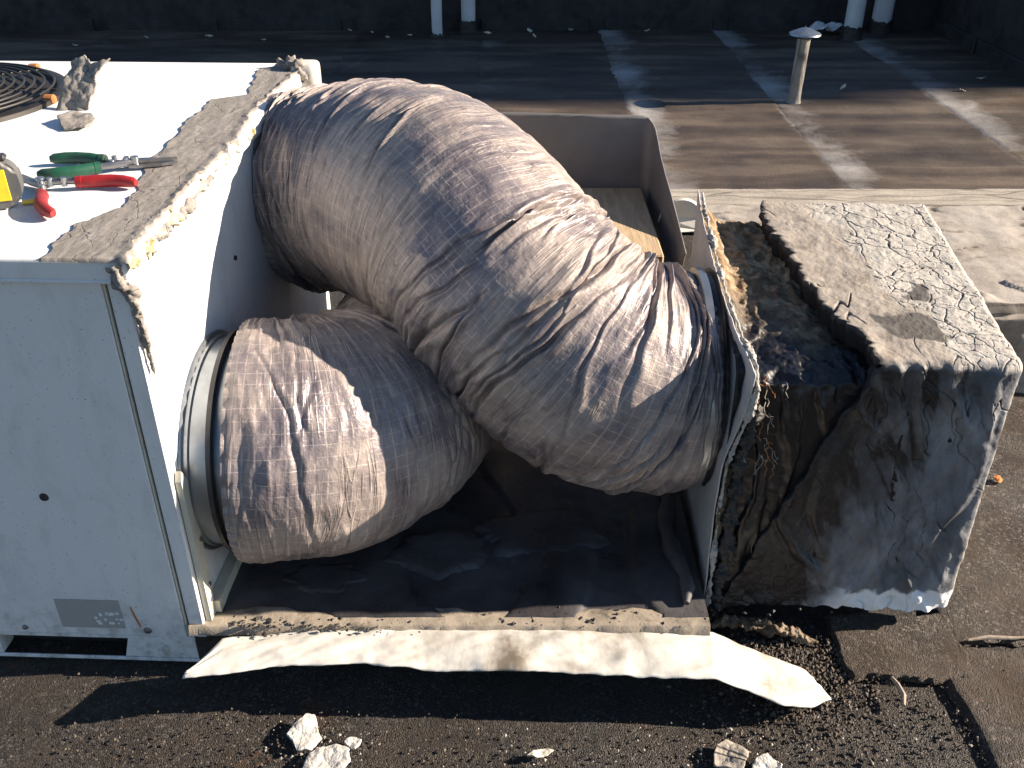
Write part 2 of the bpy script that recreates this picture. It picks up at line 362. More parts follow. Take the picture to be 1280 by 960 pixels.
PAPER = M_plain('pale_dry_leaf', (.62, .58, .46), .8, 0, .35, 60)
ORANGE = M_plain('orange_leaf', (.55, .17, .02), .7, 0, .35, 60)
CHIP = M_plain('flaked_white_coating', (.60, .57, .52), .8, 0, .35, 30, .6, (.22, .17, .12), .004)
TWIG = M_wood('grey_twig_bark', (.20, .15, .11), (.42, .35, .28))
BRICK = M_plain('dull_brick', (.16, .10, .075), .9, 0, .35, 8)
LEAFM = M_plain('green_leaf', (.06, .10, .03), .6, 0, .4, 5)
STICK = M_plain('faded_sticker', (.36, .36, .35), .55, 0, .15, 30)
INK = M_plain('white_residue', (.75, .76, .76), .7, 0, .2, 50)

# ------------------------------------------------------------------ roof
def roof_sheet_grid():
    xs = np.concatenate([np.linspace(-90, -3, 12)[:-1], np.linspace(-3, 4, 150), np.linspace(4, 11.5, 8)[1:]])
    ys = np.concatenate([np.linspace(-60, .5, 8)[:-1], np.linspace(.5, 4.2, 110), np.linspace(4.2, 90, 16)[1:]])
    X, Y = np.meshgrid(xs, ys, indexing='ij')
    near = sstep(4.2, 3.6, Y) * sstep(.3, .8, Y) * sstep(-2.8, -2, X) * sstep(3.8, 3, X)
    Z = near * (.010 * fbm(X * 3, Y * 3, 1.2) - .004 + .004 * fbm(X * 14, Y * 14, 3.3))
    return np.stack([X, Y, Z - .006], -1)
roof = tag(grid('roof', roof_sheet_grid(), ROOF), kind='structure')
def rag_sheet(name, x0, x1, y0, y1, z, th, mat, parent, nx, ny, rag=.01, lapf=None, wob=.004, seed=0.0):
    u = np.linspace(0, 1, nx); v = np.linspace(0, 1, ny); U, V = np.meshgrid(u, v, indexing='ij')
    X = x0 + (x1 - x0) * U; Y = y0 + (y1 - y0) * V
    ex = rag * fbm(np.asarray(Y) * 9, X * 2, seed, 4); ey = rag * fbm(X * 9, Y * 2, seed + 4, 4)
    X = X + ex * (np.abs(2 * U - 1) ** 3); Y = Y + ey * (np.abs(2 * V - 1) ** 3)
    Z = z + th + wob * fbm(X * 6, Y * 6, seed)
    border = (U == 0) | (U == 1) | (V == 0) | (V == 1)
    Z = np.where(border, z - .008, Z)
    at = None if lapf is None else {'lap': lapf(U, V)}
    return grid(name, np.stack([X, Y, Z], -1), mat, parent, True, at)
seams = [-6.3, -5.3, -4.3, -3.3, -2.3, -1.25, -.25, .73, 1.66, 2.72, 3.72]
for i in range(len(seams) - 1):
    a, b = seams[i], seams[i + 1]; wd = b - a
    st_ = {.73: 1.0, 1.66: .95, 2.72: .75}.get(a, .30)
    def lapf(U, V, wd=wd, st_=st_): return st_ * np.clip(np.exp(-((U * wd - .08) / .17) ** 2) + .6 * np.exp(-(((1 - U) * wd) / .06) ** 2), 0, 1) * (.72 + .28 * np.sin(V * 5 + wd * 50))
    cuts = [4.25, [5.15, 5.55, 4.9][i % 3] if a != .73 else 5.98, [6.6, 7.2, 6.9][(i + 1) % 3], 8.36]
    for j in range(3):
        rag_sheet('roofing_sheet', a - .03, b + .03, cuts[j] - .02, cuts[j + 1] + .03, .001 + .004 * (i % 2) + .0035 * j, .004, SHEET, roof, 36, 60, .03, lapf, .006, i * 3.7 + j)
# overlapping felt pieces in the right foreground
for k, (a, b, c, d, zz) in enumerate([(.74, 1.02, 1.46, 1.66, .004), (1.0, 1.75, 1.57, 2.30, .003), (.95, 1.9, .90, 1.555, .001), (1.12, 2.0, 2.05, 2.72, .007)]):
    rag_sheet('roofing_sheet', a, b, c, d, zz, .007, FELT, roof, 60, 60, .035, None, .006, 20 + k * 2.1)
# walls at the back and on the right
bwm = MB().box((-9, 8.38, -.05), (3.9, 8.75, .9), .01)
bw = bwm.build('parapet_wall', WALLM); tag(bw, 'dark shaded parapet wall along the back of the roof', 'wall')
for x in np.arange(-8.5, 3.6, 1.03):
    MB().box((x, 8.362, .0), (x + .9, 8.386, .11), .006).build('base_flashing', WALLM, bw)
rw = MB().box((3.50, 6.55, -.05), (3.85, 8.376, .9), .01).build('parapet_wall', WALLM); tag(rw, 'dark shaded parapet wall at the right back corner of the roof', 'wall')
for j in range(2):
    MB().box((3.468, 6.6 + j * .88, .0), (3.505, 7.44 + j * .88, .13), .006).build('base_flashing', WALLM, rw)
gr_ = MB().box((-300, -300, -4.2), (300, 300, -4.0)).build('ground', ROOF); tag(gr_, kind='structure')
hb = empty('neighbour_building', (16, 7.92, -4), 0, 'tall brick building standing beyond the right edge of the roof', 'building')
MB().box((0, 0, 0), (12, 26, 15.5), .02).build('wall', BRICK, hb)
MB().box((-.2, -.2, 15.5), (12.2, 26.2, 15.8), .02).build('coping', CURBTOP, hb)
for a in range(4):
    for b in range(6):
        wn = MB().box((-.05, 1.5 + b * 4, 1.2 + a * 3.6), (-.02, 3.1 + b * 4, 3.2 + a * 3.6), .005).build('window', DARK, hb)
        MB().box((-.14, 1.4 + b * 4, 1.08 + a * 3.6), (.02, 3.2 + b * 4, 1.195 + a * 3.6), .01).build('sill', CURBTOP, wn)
tr = empty('broadleaf_tree', (15.6, 7.25, -4.95), 0, 'leafy tree standing beyond the right edge of the roof', 'tree')
tk = MB(); tk.tube([(0, 0, 0), (.05, .03, 3), (.0, .1, 6), (.1, 0, 8.6)], [.22, .18, .13, .06], 10)
rt = random.Random(5)
for k in range(14):
    a = rt.uniform(0, 6.28); z = rt.uniform(6.5, 8.6); l = rt.uniform(.6, 1.2)
    tk.tube([(0.02, .05, z), (l * .5 * math.cos(a), l * .5 * math.sin(a), z + .3), (l * math.cos(a), l * math.sin(a), z + .75)], [.05, .035, .012], 6)
tk.build('trunk', TWIG, tr, True)
def leaf_cloud(n, rad, c, seed):
    rs = np.random.RandomState(seed); cl = rs.normal(size=(46, 3)); cl /= np.linalg.norm(cl, axis=1)[:, None]; cl *= (rs.rand(46)[:, None] ** .45) * rad
    p = cl[rs.randint(46, size=n)] + rs.normal(size=(n, 3)) * .20 * rad + np.array(c)
    a = rs.normal(size=(n, 3)); a /= np.linalg.norm(a, axis=1)[:, None]; b = np.cross(a, rs.normal(size=(n, 3))); b /= np.linalg.norm(b, axis=1)[:, None]
    sz = (.05 + .04 * rs.rand(n))[:, None]
    V = np.stack([p - a * sz, p + b * sz * .5, p + a * sz, p - b * sz * .5], 1).reshape(-1, 3)
    return V, [(4 * i, 4 * i + 1, 4 * i + 2, 4 * i + 3) for i in range(n)]
V_, F_ = leaf_cloud(8000, .95, (0, 0, 9.2), 3)
mesh('crown', V_, F_, LEAFM, tr)
# long low curb across the roof
cb = empty('roof_curb', (0, 4.14, 0), 0, 'low tan coated curb running straight across the roof', 'curb')
U, V = np.meshgrid(np.linspace(-7, 7, 420), np.linspace(0, 1, 34), indexing='ij')
prof_y = np.interp(V, [0, .2, .28, .72, .8, 1], [-.125, -.122, -.108, .108, .122, .126]); prof_z = np.interp(V, [0, .2, .28, .72, .8, 1], [0, .108, .12, .12, .108, 0])
nz = fbm(U * 5, V * 3, 2.2)
grid('coping', np.stack([U, prof_y + .008 * nz, prof_z + .006 * fbm(U * 9, V * 5, 7.7)], -1), CURBTOP, cb, True, None, None, True)

# ------------------------------------------------------------------ raised curb between the unit and the box
ec = empty('equipment_curb', (-.1, 1.52, 0), 0, 'low dark membrane covered curb between the white unit and the torn box', 'curb')
U, V = np.meshgrid(np.linspace(-.60, .53, 200), np.linspace(0, 1.5, 190), indexing='ij')
Z = .118 + .006 * fbm(U * 5, V * 5, 4.1) + .010 * sstep(.52, .60, ridge(U * 2.3, V * 1.5, 8.8)) * .8
Z = np.where(V < .004, .0, Z)
Z[:, 0] = 0
grid('membrane', np.stack([U, V, Z], -1), MEMB, ec)
U, V = np.meshgrid(np.linspace(-.60, .53, 160), np.linspace(0, 1, 14), indexing='ij')
yy = -.022 + (.060 + .045 * fbm(U * 6, 1.5, 3, 4)) * V + .006 * fbm(U * 22, V, 3, 4) * (1 - V); zz = .1195 + .005 * fbm(U * 14, V * 2, 6, 5) + .005 * np.sin(V * math.pi)
zz = np.where((V == 0) | (V == 1), .10, zz)
grid('edge_sealant', np.stack([U, yy, zz], -1), DIRTY, ec)
MB().box((-.60, -.008, .0), (.53, .03, .108), .004).build('curb_board', TAR, ec)
for k, (x, y, r) in enumerate([(.16, .30, .12), (-.32, .14, .07), (-.08, .22, .10)]):
    a = np.linspace(0, 2 * math.pi, 120); rr = np.linspace(0, 1, 8); A, Q = np.meshgrid(a, rr, indexing='ij')
    rad = r * (1 + .9 * fbm(np.cos(A) * 1.1 + 7 * k, np.sin(A) * 1.1, k * 5.3, 5)); rad[-1] = rad[0]
    grid('membrane_patch', np.stack([x + Q * rad * np.cos(A) * 1.3, y + Q * rad * np.sin(A) * .75, np.where(Q == 1, .112, .1275 + .001 * fbm(np.cos(A) * 2, np.sin(A) * 2, Q * 3))], -1), MEMB, ec, True, None, None, True)
# rope of sealant along the box side of the curb
pts = [(.485 + .012 * math.sin(i * .9), .04 + i * .045, .135 + .006 * math.sin(i * 1.7)) for i in range(22)]
MB().tube(pts, [(.020 + .006 * math.sin(i * 2.1)) * min(1, .35 + i * .3) for i in range(22)], 10).build('sealant_bead', MEMB, ec, True)

# peeled white flashing along the front of the curb
def flashing():
    n, m = 220, 24
    t = np.linspace(0, 1, n); x_in = np.interp(t, [0, .05, .2, .8, 1], [-.665, -.62, -.40, .44, .64]); y_in = np.interp(t, [0, .05, .2, .8, .92, 1], [1.385, 1.475, 1.516, 1.512, 1.49, 1.478])
    x_out = np.interp(t, [0, .05, .2, .8, .94, 1], [-.675, -.60, -.41, .42, .575, .675]); y_out = np.interp(t, [0, .05, .2, .8, .93, .97, 1], [1.368, 1.376, 1.403, 1.372, 1.352, 1.36, 1.385])
    zz = np.interp(t, [0, .1, .5, .8, 1], [.118, .116, .116, .102, .024])
    Q = np.linspace(0, 1, m)[None, :]
    X = x_in[:, None] * (1 - Q) + x_out[:, None] * Q; Y = y_in[:, None] * (1 - Q) + y_out[:, None] * Q
    Y = Y + .014 * fbm(X * 9, Q * 1.0, 3.3, 5) * Q
    Z = zz[:, None] + .010 * np.sin(Q * 2.6) * 1 - .006 + .010 * fbm(X * 7, Q * 2, 5.5) + .006 * np.abs(perlin(X * 11 + Q * 2.5, Q * 1.5, 8.8)) + .0009 * fbm(X * 40, Q * 4, 1.0) - .012 * sstep(.5, .9, fbm(X * 4, 0.5, 2.2) + .45) * Q ** 3
    return np.stack([X, Y, Z], -1)
fp = flashing()
fo = grid('metal_flashing', fp, FLASH, None, True, None, None, True); tag(fo, 'long peeled white metal flashing strip curling out over the foreground roof', 'flashing')
sm = fo.modifiers.new('thick', 'SOLIDIFY'); sm.thickness = .0025

# ------------------------------------------------------------------ rooftop unit
unit = empty('rooftop_unit', (-.668, 1.512, 0), R(-2.2), 'large white painted rooftop air conditioning unit with dirty front panel', 'air conditioner')
UW, UD, UH = 1.25, 1.40, .985
MB().box((-UW, .012, .08), (-.012, UD - .01, .94)).build('casing', DARK, unit)
fpn = MB().box((-UW, -.004, .083), (-.044, .011, .942), .002).build('front_panel', PANEL, unit)
cp = MB().box((-.034, -.004, .083), (0, .03, .942), .0025).build('corner_post', PANEL, unit)
MB().box((-.0425, -.0025, .085), (-.0385, .006, .94), .001).build('seam_trim', CREAM, unit)
sp = MB().box((-.011, .033, .083), (.001, UD, .942), .002).build('side_panel', PANEL, unit)
tp = MB().box((-UW - .02, -.016, .944), (.014, UD + .012, UH), .007, seg=3).build('top_panel', PANEL, unit, True)
MB().box((-UW - .02, -.0185, .9405), (.016, -.012, .9475), .002).build('drip_edge', PANEL, tp)
br = MB()
br.box((-UW, .0, .068), (0, .05, .079), .002); br.box((-UW, .0, .0), (0, .006, .010), .002)
for a, b in ((-.185, 0.0), (-.76, -.475), (-UW, -1.06)):
    br.prism([(a - .012, .002, .012), (b, .002, .012), (b, .002, .068), (a + .004, .002, .068)], (0, .045, 0))
br.build('base_rail', PANEL, unit)
MB().box((-UW + .01, .055, .0), (-.01, UD, .078)).build('base_pan', DARK, unit)
def screw(x, y, z, mat, r=.0075, par=None):
    MB().lathe([(.0, -.004), (r * .5, -.004), (r * .9, -.0025), (r, 0), (r * 1.3, .001)], (0, 0, 0), 'Z', 14).build('screw', mat, par or fpn, True)
    o = bpy.data.objects[-1] if False else COL.objects[-1]
    o.location = (x, y, z); o.rotation_euler = (R(-90), 0, 0); return o
screw(-.40, -.0045, .10, STEEL, .006); screw(-.128, -.0045, .10, STEEL, .008); screw(-.265, -.0045, .463, DARK, .0085); screw(-.66, -.0045, .10, STEEL, .006)
lb = MB().box((-.315, -.0052, .105), (-.175, -.0046, .187), 0).build('faded_label', STICK, fpn)
rnd = random.Random(3)
mk = MB()
for k in range(15):
    x = -.255 + rnd.random() * .075; z = .115 + rnd.random() * .032
    mk.box((x, -.0060, z), (x + .003 + .007 * rnd.random(), -.00525, z + .003 + .006 * rnd.random()))
mk.build('sticker_residue', INK, lb)
MB().tube([(-.152, -.0050, .170), (-.149, -.0050, .15), (-.144, -.0050, .125), (-.141, -.0050, .11)], [.0012, .002, .002, .001], 6).build('rust_run', RUST, fpn)
# fan guard on the top
gx, gy, gr = -.90, .965, .335
fg = MB(); fg.lathe([(gr + .022, 0), (gr + .02, .012), (gr + .004, .016), (gr - .008, .012), (gr - .012, -.002)], (gx, gy, UH - .0015), 'Z', 96)
fan = fg.build('fan_guard', FANBLK, unit, True)
MB().lathe([(.0, 0), (gr - .01, 0)], (gx, gy, UH + .0025), 'Z', 64).build('fan_well', DARK, fan)
for k in range(13):
    r = gr - .012 - k * .0245
    MB().tube([(gx + r * math.cos(a), gy + r * math.sin(a), UH + .020 + .016 * (1 - (r / gr) ** 2)) for a in np.linspace(0, 2 * math.pi, 72, endpoint=False)], .0032, 6, True).build('guard_ring', FANBLK, fan, True)
for k in range(8):
    a = k * math.pi / 4 + .2
    MB().tube([(gx + q * gr * math.cos(a), gy + q * gr * math.sin(a), UH + .014 + .016 * (1 - q * q)) for q in np.linspace(.03, 1, 12)], .003, 6).build('guard_spoke', FANBLK, fan, True)
for a in (-.05, 1.12, -1.0, 2.4):
    x, y = gx + (gr + .012) * math.cos(a), gy + (gr + .012) * math.sin(a)
    MB().box((x - .016, y - .011, UH), (x + .016, y + .011, UH + .022), .005).build('guard_clip', RUST, fan)
# sealant band on the right edge of the top
def w2l(x, y):
    dx, dy = x + .668, y - 1.512; a = R(2.2); return dx * math.cos(a) - dy * math.sin(a), dx * math.sin(a) + dy * math.cos(a)
L = np.array([w2l(*p) for p in [(-.80, 1.497), (-.80, 1.60), (-.798, 1.661), (-.748, 1.74), (-.746, 1.83), (-.785, 1.98), (-.779, 2.06), (-.78, 2.182), (-.79, 2.30), (-.781, 2.42), (-.782, 2.511), (-.70, 2.56), (-.715, 2.7), (-.734, 2.826), (-.69, 2.885)]])
Rr = np.array([w2l(*p) for p in [(-.648, 1.49), (-.655, 1.56), (-.66, 1.62), (-.652, 1.70), (-.650, 1.80), (-.648, 1.90), (-.640, 1.98), (-.634, 2.10), (-.632, 2.2), (-.640, 2.33), (-.645, 2.42), (-.640, 2.52), (-.628, 2.64), (-.612, 2.76), (-.606, 2.88)]])
n, m = 420, 60
t = np.linspace(0, 1, n)
def along(A): return np.stack([np.interp(t, np.linspace(0, 1, len(A)), A[:, k]) for k in (0, 1)], 1)
Lc, Rc = along(L), along(Rr)
Lc[:, 0] += .022 * fbm(t * 28, 1.1, 0, 5); Rc[:, 0] += .018 * fbm(t * 34, 4.1, 0, 5)
Q = np.linspace(0, 1, m)[None, :, None]
XY = Lc[:, None, :] * (1 - Q) + Rc[:, None, :] * Q
th = .0032 + .003 * fbm(XY[..., 0] * 14, XY[..., 1] * 8, 2.0) + .005 * sstep(.80, .97, Q[..., 0]) * (.6 + fbm(t[:, None] * 30, Q[..., 0] * 3, 4.4)) + .0018 * fbm(XY[..., 0] * 50, XY[..., 1] * 50, 6)
Zt = UH + np.maximum(th, .0025)
Zt[:, 0] = UH - .003; Zt[:, -1] = UH - .020; Zt[0, :] = UH - .003; Zt[-1, :] = UH - .003
grid('sealant_band', np.concatenate([XY, Zt[..., None]], -1), MASTIC, unit, True, None, None, True)
# torn insulation under the ragged edge
def lump_strip(name, path, wfun, mat, parent, n=260, m=16, amp=.012, seed=0.0, fr=30):
    P = np.array(path, float); tt = np.linspace(0, 1, n); kk = np.linspace(0, 1, len(P))
    C = np.stack([np.interp(tt, kk, P[:, k]) for k in range(3)], 1)
    a = np.linspace(0, 2 * math.pi, m)
    T, A = np.meshgrid(tt, a, indexing='ij')
    d = np.gradient(C, axis=0); d /= np.linalg.norm(d, axis=1)[:, None] + 1e-9
    up = np.array([0.3, 0.1, 1.0]); s1 = np.cross(d, up); s1 /= np.linalg.norm(s1, axis=1)[:, None]; s2 = np.cross(s1, d)
    dr = np.cos(A)[..., None] * s1[:, None, :] + np.sin(A)[..., None] * s2[:, None, :]
    w_ = wfun(T); B0 = C[:, None, :] + w_[..., None] * dr
    rad = w_ * np.maximum(.15, 1 + 1.5 * fbm(B0[..., 0] * fr * 1.4 + seed, B0[..., 1] * fr * 1.4, B0[..., 2] * fr * 1.4, 4) - .35 * ridge(B0[..., 0] * fr * .6, B0[..., 1] * fr * .6 + seed, B0[..., 2] * fr * .6))
    V = C[:, None, :] + rad[..., None] * dr
    V[:, -1] = V[:, 0]
    return grid(name, V, mat, parent, True)
def seg(t, lst):
    r = 0
    for a, b, h in lst: r = r + h * sstep(a, a + .02, t) * sstep(b, b - .02, t)
    return r
lump_strip('insulation_edge', [(.010, -.005, .965), (.012, .25, .968), (.012, .6, .970), (.010, .9, .968), (.010, 1.1, .965)],
           lambda T: .0025 + seg(T, [(.0, .05, .010), (.06, .12, .013), (.13, .17, .008), (.19, .25, .012), (.27, .31, .007), (.33, .37, .010), (.45, .49, .009), (.52, .55, .011), (.6, .66, .008), (.72, .75, .010)]), FOAM, unit, 700, 22, seed=2.0, fr=70)
lump_strip('sealant_crust', [(-.012, -.018, .975), (.006, -.012, .93), (.010, -.004, .88), (.010, .006, .80), (.008, .012, .745)],
           lambda T: .003 + .012 * (1 - T) ** .7 * (T < .97), MASTIC, unit, 220, 24, seed=5.0, fr=30)
lump_strip('sealant_crust', [(.010, .10, .972), (.013, .2, .962), (.014, .36, .966), (.012, .5, .972)], lambda T: .003 + seg(T, [(.05, .3, .008), (.4, .6, .010), (.7, .9, .006)]), MASTIC, unit, 260, 16, seed=9.0, fr=40)
# ragged white corner at the far end
cl = MB(); cl.box((-.02, 1.30, .90), (.055, 1.385, 1.005), .02, seg=3)
cl.build('corner_cap', FLASH, unit, True)
lump_strip('sealant_crust', [(-.07, 1.36, .985), (-.03, 1.34, 1.0), (.01, 1.31, .995), (.025, 1.29, .965)], lambda T: .010 + .014 * np.sin(T * 3.14), MASTIC, unit, 160, 24, seed=12.0, fr=26)
# pieces on the sunlit side
SB = MB(); SB.prism([(.004, .88, .95), (.006, .83, .91), (.006, .80, .70), (.006, .86, .66), (.004, .98, .68)], (.004, 0, 0))
SB.build('side_flange', PANEL, unit)
MB().lathe([(.246, 0), (.244, .004), (.236, .007), (.236, .014), (.231, .017), (.231, .10)], (.002, .265, .425), 'X', 72).build('collar', GALV, unit, True)
MB().prism([(.003, .006, .083), (.003, .034, .083), (.003, .050, .46), (.003, .016, .52), (.003, .006, .50)], (.012, 0, 0)).build('opening_frame', CREAM, unit)
MB().prism([(.002, .034, .123), (.002, .46, .123), (.002, .46, .150), (.002, .034, .156)], (.026, 0, 0)).build('opening_frame', CREAM, unit)
for (y, z) in ((.026, .17), (.030, .21), (.036, .33), (.04, .40)): MB().cyl((.012, y, z), (.0185, y, z), .0055, n=10).build('screw', STEEL, sp)
for (y, z) in ((.86, .74), (.92, .60), (.98, .60), (.55, .74)): MB().cyl((.0, y, z), (.006, y, z), .006, n=10).build('screw', DARK, sp)

# ------------------------------------------------------------------ flexible ducts
def spline(P, n):
    P = np.array(P, float); Q = np.vstack([2 * P[0] - P[1], P, 2 * P[-1] - P[-2]]); out = []
    k = len(P) - 1
    for u in np.linspace(0, k, n * 4):
        i = min(int(u), k - 1); f = u - i; p0, p1, p2, p3 = Q[i:i + 4]
        out.append(.5 * (2 * p1 + (p2 - p0) * f + (2 * p0 - 5 * p1 + 4 * p2 - p3) * f * f + (3 * p1 - p0 - 3 * p2 + p3) * f ** 3))
    out = np.array(out); d = np.r_[0, np.cumsum(np.linalg.norm(np.diff(out, axis=0), axis=1))]; s = np.linspace(0, d[-1], n)
    return np.stack([np.interp(s, d, out[:, j]) for j in range(3)], 1), s
def smooth1(a, k):
    ker = np.hanning(k); ker /= ker.sum(); p = np.pad(a, ((k, k), (0, 0)), 'edge')
    return np.stack([np.convolve(p[:, j], ker, 'same')[k:-k] for j in range(a.shape[1])], 1)
def duct(name, ctrl, rs, r_end0, r_end1, seed, nfold, parent, ns=520, nph=460, pleat=1.0, extra=()):
    C, s = spline(ctrl, ns); e0, e1 = C[0].copy(), C[-1].copy(); C = smooth1(C, 61); Ln = s[-1]
    T = np.gradient(C, axis=0); T /= np.linalg.norm(T, axis=1)[:, None]
    Kv = np.gradient(smooth1(T, 41), axis=0) / (Ln / (ns - 1))
    n0 = np.cross(T[0], [0, 1, 0]); n0 /= np.linalg.norm(n0); Nn = [n0]
    for i in range(1, ns):
        v = Nn[-1] - T[i] * np.dot(Nn[-1], T[i]); Nn.append(v / np.linalg.norm(v))
    Nn = np.array(Nn); B = np.cross(T, Nn)
    ph = np.linspace(0, 2 * math.pi, nph)
    S, P = np.meshgrid(s, ph, indexing='ij')
    rad = np.cos(P)[..., None] * Nn[:, None, :] + np.sin(P)[..., None] * B[:, None, :]
    r0 = np.interp(s, np.linspace(0, Ln, len(rs)), rs); r0 = smooth1(r0[:, None], 81)[:, 0][:, None]
    comp = np.einsum('ij,ikj->ik', Kv, rad) * .25                       # >0 on the inside of a bend
    cx, cy = np.cos(P), np.sin(P)
    warp = .035 * fbm(S * 5, cx * 1.3, cy * 1.3 + seed, 3)
    Sw = S + warp
    e = np.minimum(S, Ln - S)
    cin = np.exp(-e / .05)                                              # bunched by the straps
    amp = pleat * (.0035 + .019 * sstep(.02, .55, comp) + .008 * cin + .0085 * sstep(.05, .35, fbm(S * 4, cx * 1.2, cy * 1.2 + seed * 3, 3)))
    p1 = ridge(Sw * 17, cx * .8 + 5, cy * .8 + seed); p2 = ridge(Sw * 38, cx * 1.1, cy * 1.1 + seed + 9); p3 = ridge(Sw * 85, cx * 1.5, cy * 1.5 + seed + 2)
    D = amp * (p1 * .8 + p2 * .45 + p3 * .16 - .7)
    D += .016 * fbm(S * 3.3, cx * 1.1, cy * 1.1 + seed + 20, 3) + .0022 * fbm(S * 24, cx * 5, cy * 5 + seed, 4)
    rr = random.Random(int(seed * 100))
    folds = list(extra)
    for (a, b, cnt, l0, l1, d0, d1) in nfold:
        folds += [(rr.uniform(a, b) * Ln, rr.uniform(0, 6.28), rr.uniform(l0, l1), rr.uniform(-.045, .045), rr.uniform(d0, d1), rr.uniform(.0020, .0050)) for _ in range(cnt)]
    for s0, p0, lp, sl, dep, wd in folds:
        i0, i1 = np.searchsorted(s, [s0 - .17, s0 + .17])
        Pw, Sx = P[i0:i1], S[i0:i1]
        dp = (Pw - p0 + math.pi) % (2 * math.pi) - math.pi
        env = np.clip(1 - (dp / lp) ** 2, 0, 1) ** .8
        wob = .009 * np.sin(dp * 2.1 + s0 * 90) + .004 * np.sin(dp * 5.3 + s0 * 40) + .0016 * np.sin(dp * 17 + s0 * 70)
        d = Sx - (s0 + sl * dp + wob)
        w2 = wd * (.7 + .5 * np.sin(dp * 3 + s0 * 55) ** 2)
        D[i0:i1] += env * dep * (-1.15 * np.exp(-(d / w2) ** 2) + .7 * np.exp(-((d - 2.3 * w2) / (1.7 * w2)) ** 2) + .3 * np.exp(-((d + 3.2 * w2) / (2.4 * w2)) ** 2))
    rr_ = r0 + D
    k0 = np.exp(-(S / .028) ** 2)[..., None][..., 0]; k1 = np.exp(-((Ln - S) / .028) ** 2)
    pl = .006 * np.abs(np.sin(P * 23 + 3 * np.sin(P * 3)))
    rr_ = rr_ * (1 - k0) + (r_end0 + pl) * k0 if r_end0 else rr_
    rr_ = rr_ * (1 - k1) + (r_end1 + pl) * k1 if r_end1 else rr_
    V = C[:, None, :] + rr_[..., None] * rad
    V[:, -1] = V[:, 0]
    uv = np.stack([P * .25, S], -1)
    return grid(name, V, FILM, parent, True, None, uv)
ud = empty('insulated_duct', (-.05, 2.2, .5), 0, 'upper wrinkled foil wrapped flexible duct arching from the unit down to the torn box', 'duct', 'insulated flexible ducts')
def rel(P, o): return [tuple(np.array(p) - np.array(o)) for p in P]
UPC = [(-.64, 2.52, .72), (-.51, 2.50, .745), (-.32, 2.36, .795), (-.13, 2.12, .79), (.01, 1.96, .69), (.17, 1.885, .57), (.305, 1.90, .51), (.40, 1.92, .495)]
duct('jacket', rel(UPC, (-.05, 2.2, .5)), [.255, .265, .275, .275, .265, .262, .262, .255], .235, .238, 1.7, [(.02, .36, 50, .6, 1.8, .005, .014), (.62, .985, 46, .5, 1.5, .005, .015), (.3, .7, 16, .3, .9, .004, .010)], ud, 1000, 440)
MB().lathe([(.236, -.012), (.248, -.01), (.250, .010), (.238, .014), (.238, .03)], (.395 + .05, 1.92 - 2.2, .497 - .5), 'X', 72).build('strap', STRAP, ud, True)
ld = empty('insulated_duct', (-.4, 1.95, .12), 0, 'lower bulging foil wrapped flexible duct passing beneath the upper one', 'duct', 'insulated flexible ducts')
LOC_ = [(-.60, 1.775, .425), (-.515, 1.783, .42), (-.415, 1.825, .405), (-.325, 1.92, .39), (-.27, 2.06, .385), (-.25, 2.25, .39), (-.20, 2.55, .40), (-.1, 2.8, .40)]
duct('jacket', rel(LOC_, (-.4, 1.95, .12)), [.274, .272, .262, .248, .235, .22, .22, .22], .264, 0, 4.3, [(.01, .3, 26, .3, 1.1, .0015, .005), (.22, .8, 44, .4, 1.4, .004, .012)], ld, 680, 420, 1.0)
MB().lathe([(.234, -.006), (.250, -.005), (.251, .005), (.236, .006)], (-.604 + .4, 1.775 - 1.95, .425 - .12), 'X', 72).build('strap', STRAP, ld, True)

# ------------------------------------------------------------------ torn box on the right
bx = empty('transition_box', (.447, 1.64, 0), R(-1.6), 'boxy duct transition with torn cracked white coating and black tar', 'duct box')
BW, BD, ZB, ZF, ZK = .56, .63, .06, .705, .80
def ztop(y): return ZF + (ZK - ZF) * y / BD
ST = .048
# charred core: top and front as one folded sheet, left part showing
U, V = np.meshgrid(np.linspace(.0, BW - .03, 200), np.linspace(0, 1, 330), indexing='ij')
LT = BD + ZF - ST - ZB; a = V * LT
y = np.where(a < BD, BD - a, 0.0); y = np.clip(y, .012, BD); z = np.where(a < BD, ztop(np.clip(BD - a, 0, BD)) - ST, ZF - ST - (a - BD))
top = sstep(.03, -.03, a - BD)
nrm = .012 * fbm(U * 13, a * 13, 1.3, 5) + .007 * ridge(U * 22, a * 16, 2.2) - .006 + .008 * fbm(U * 48, a * 48, 4.4, 4) + .004 * fbm(U * 130, a * 130, 2.4, 3)
rim = .035 * sstep(.055, .015, U)
z = z + top * (nrm + rim) - .01 * np.exp(-((a - BD) / .03) ** 2); y = y - (1 - top) * (nrm * .22 + .010 * sstep(.5, .95, ridge(U * 24 + 1.5 * fbm(U * 6, a * 4, 2), a * 2.2, 5.5)) + .002)
fib = top * sstep(.08, .36, y + .20 * fbm(U * 9, a * 9, 7.0) + .10 * fbm(U * 30, a * 30, 2))
grid('charred_core', np.stack([U, y, z], -1), CORE, bx, True, {'fibre': np.clip(fib, 0, 1)}, None, True)
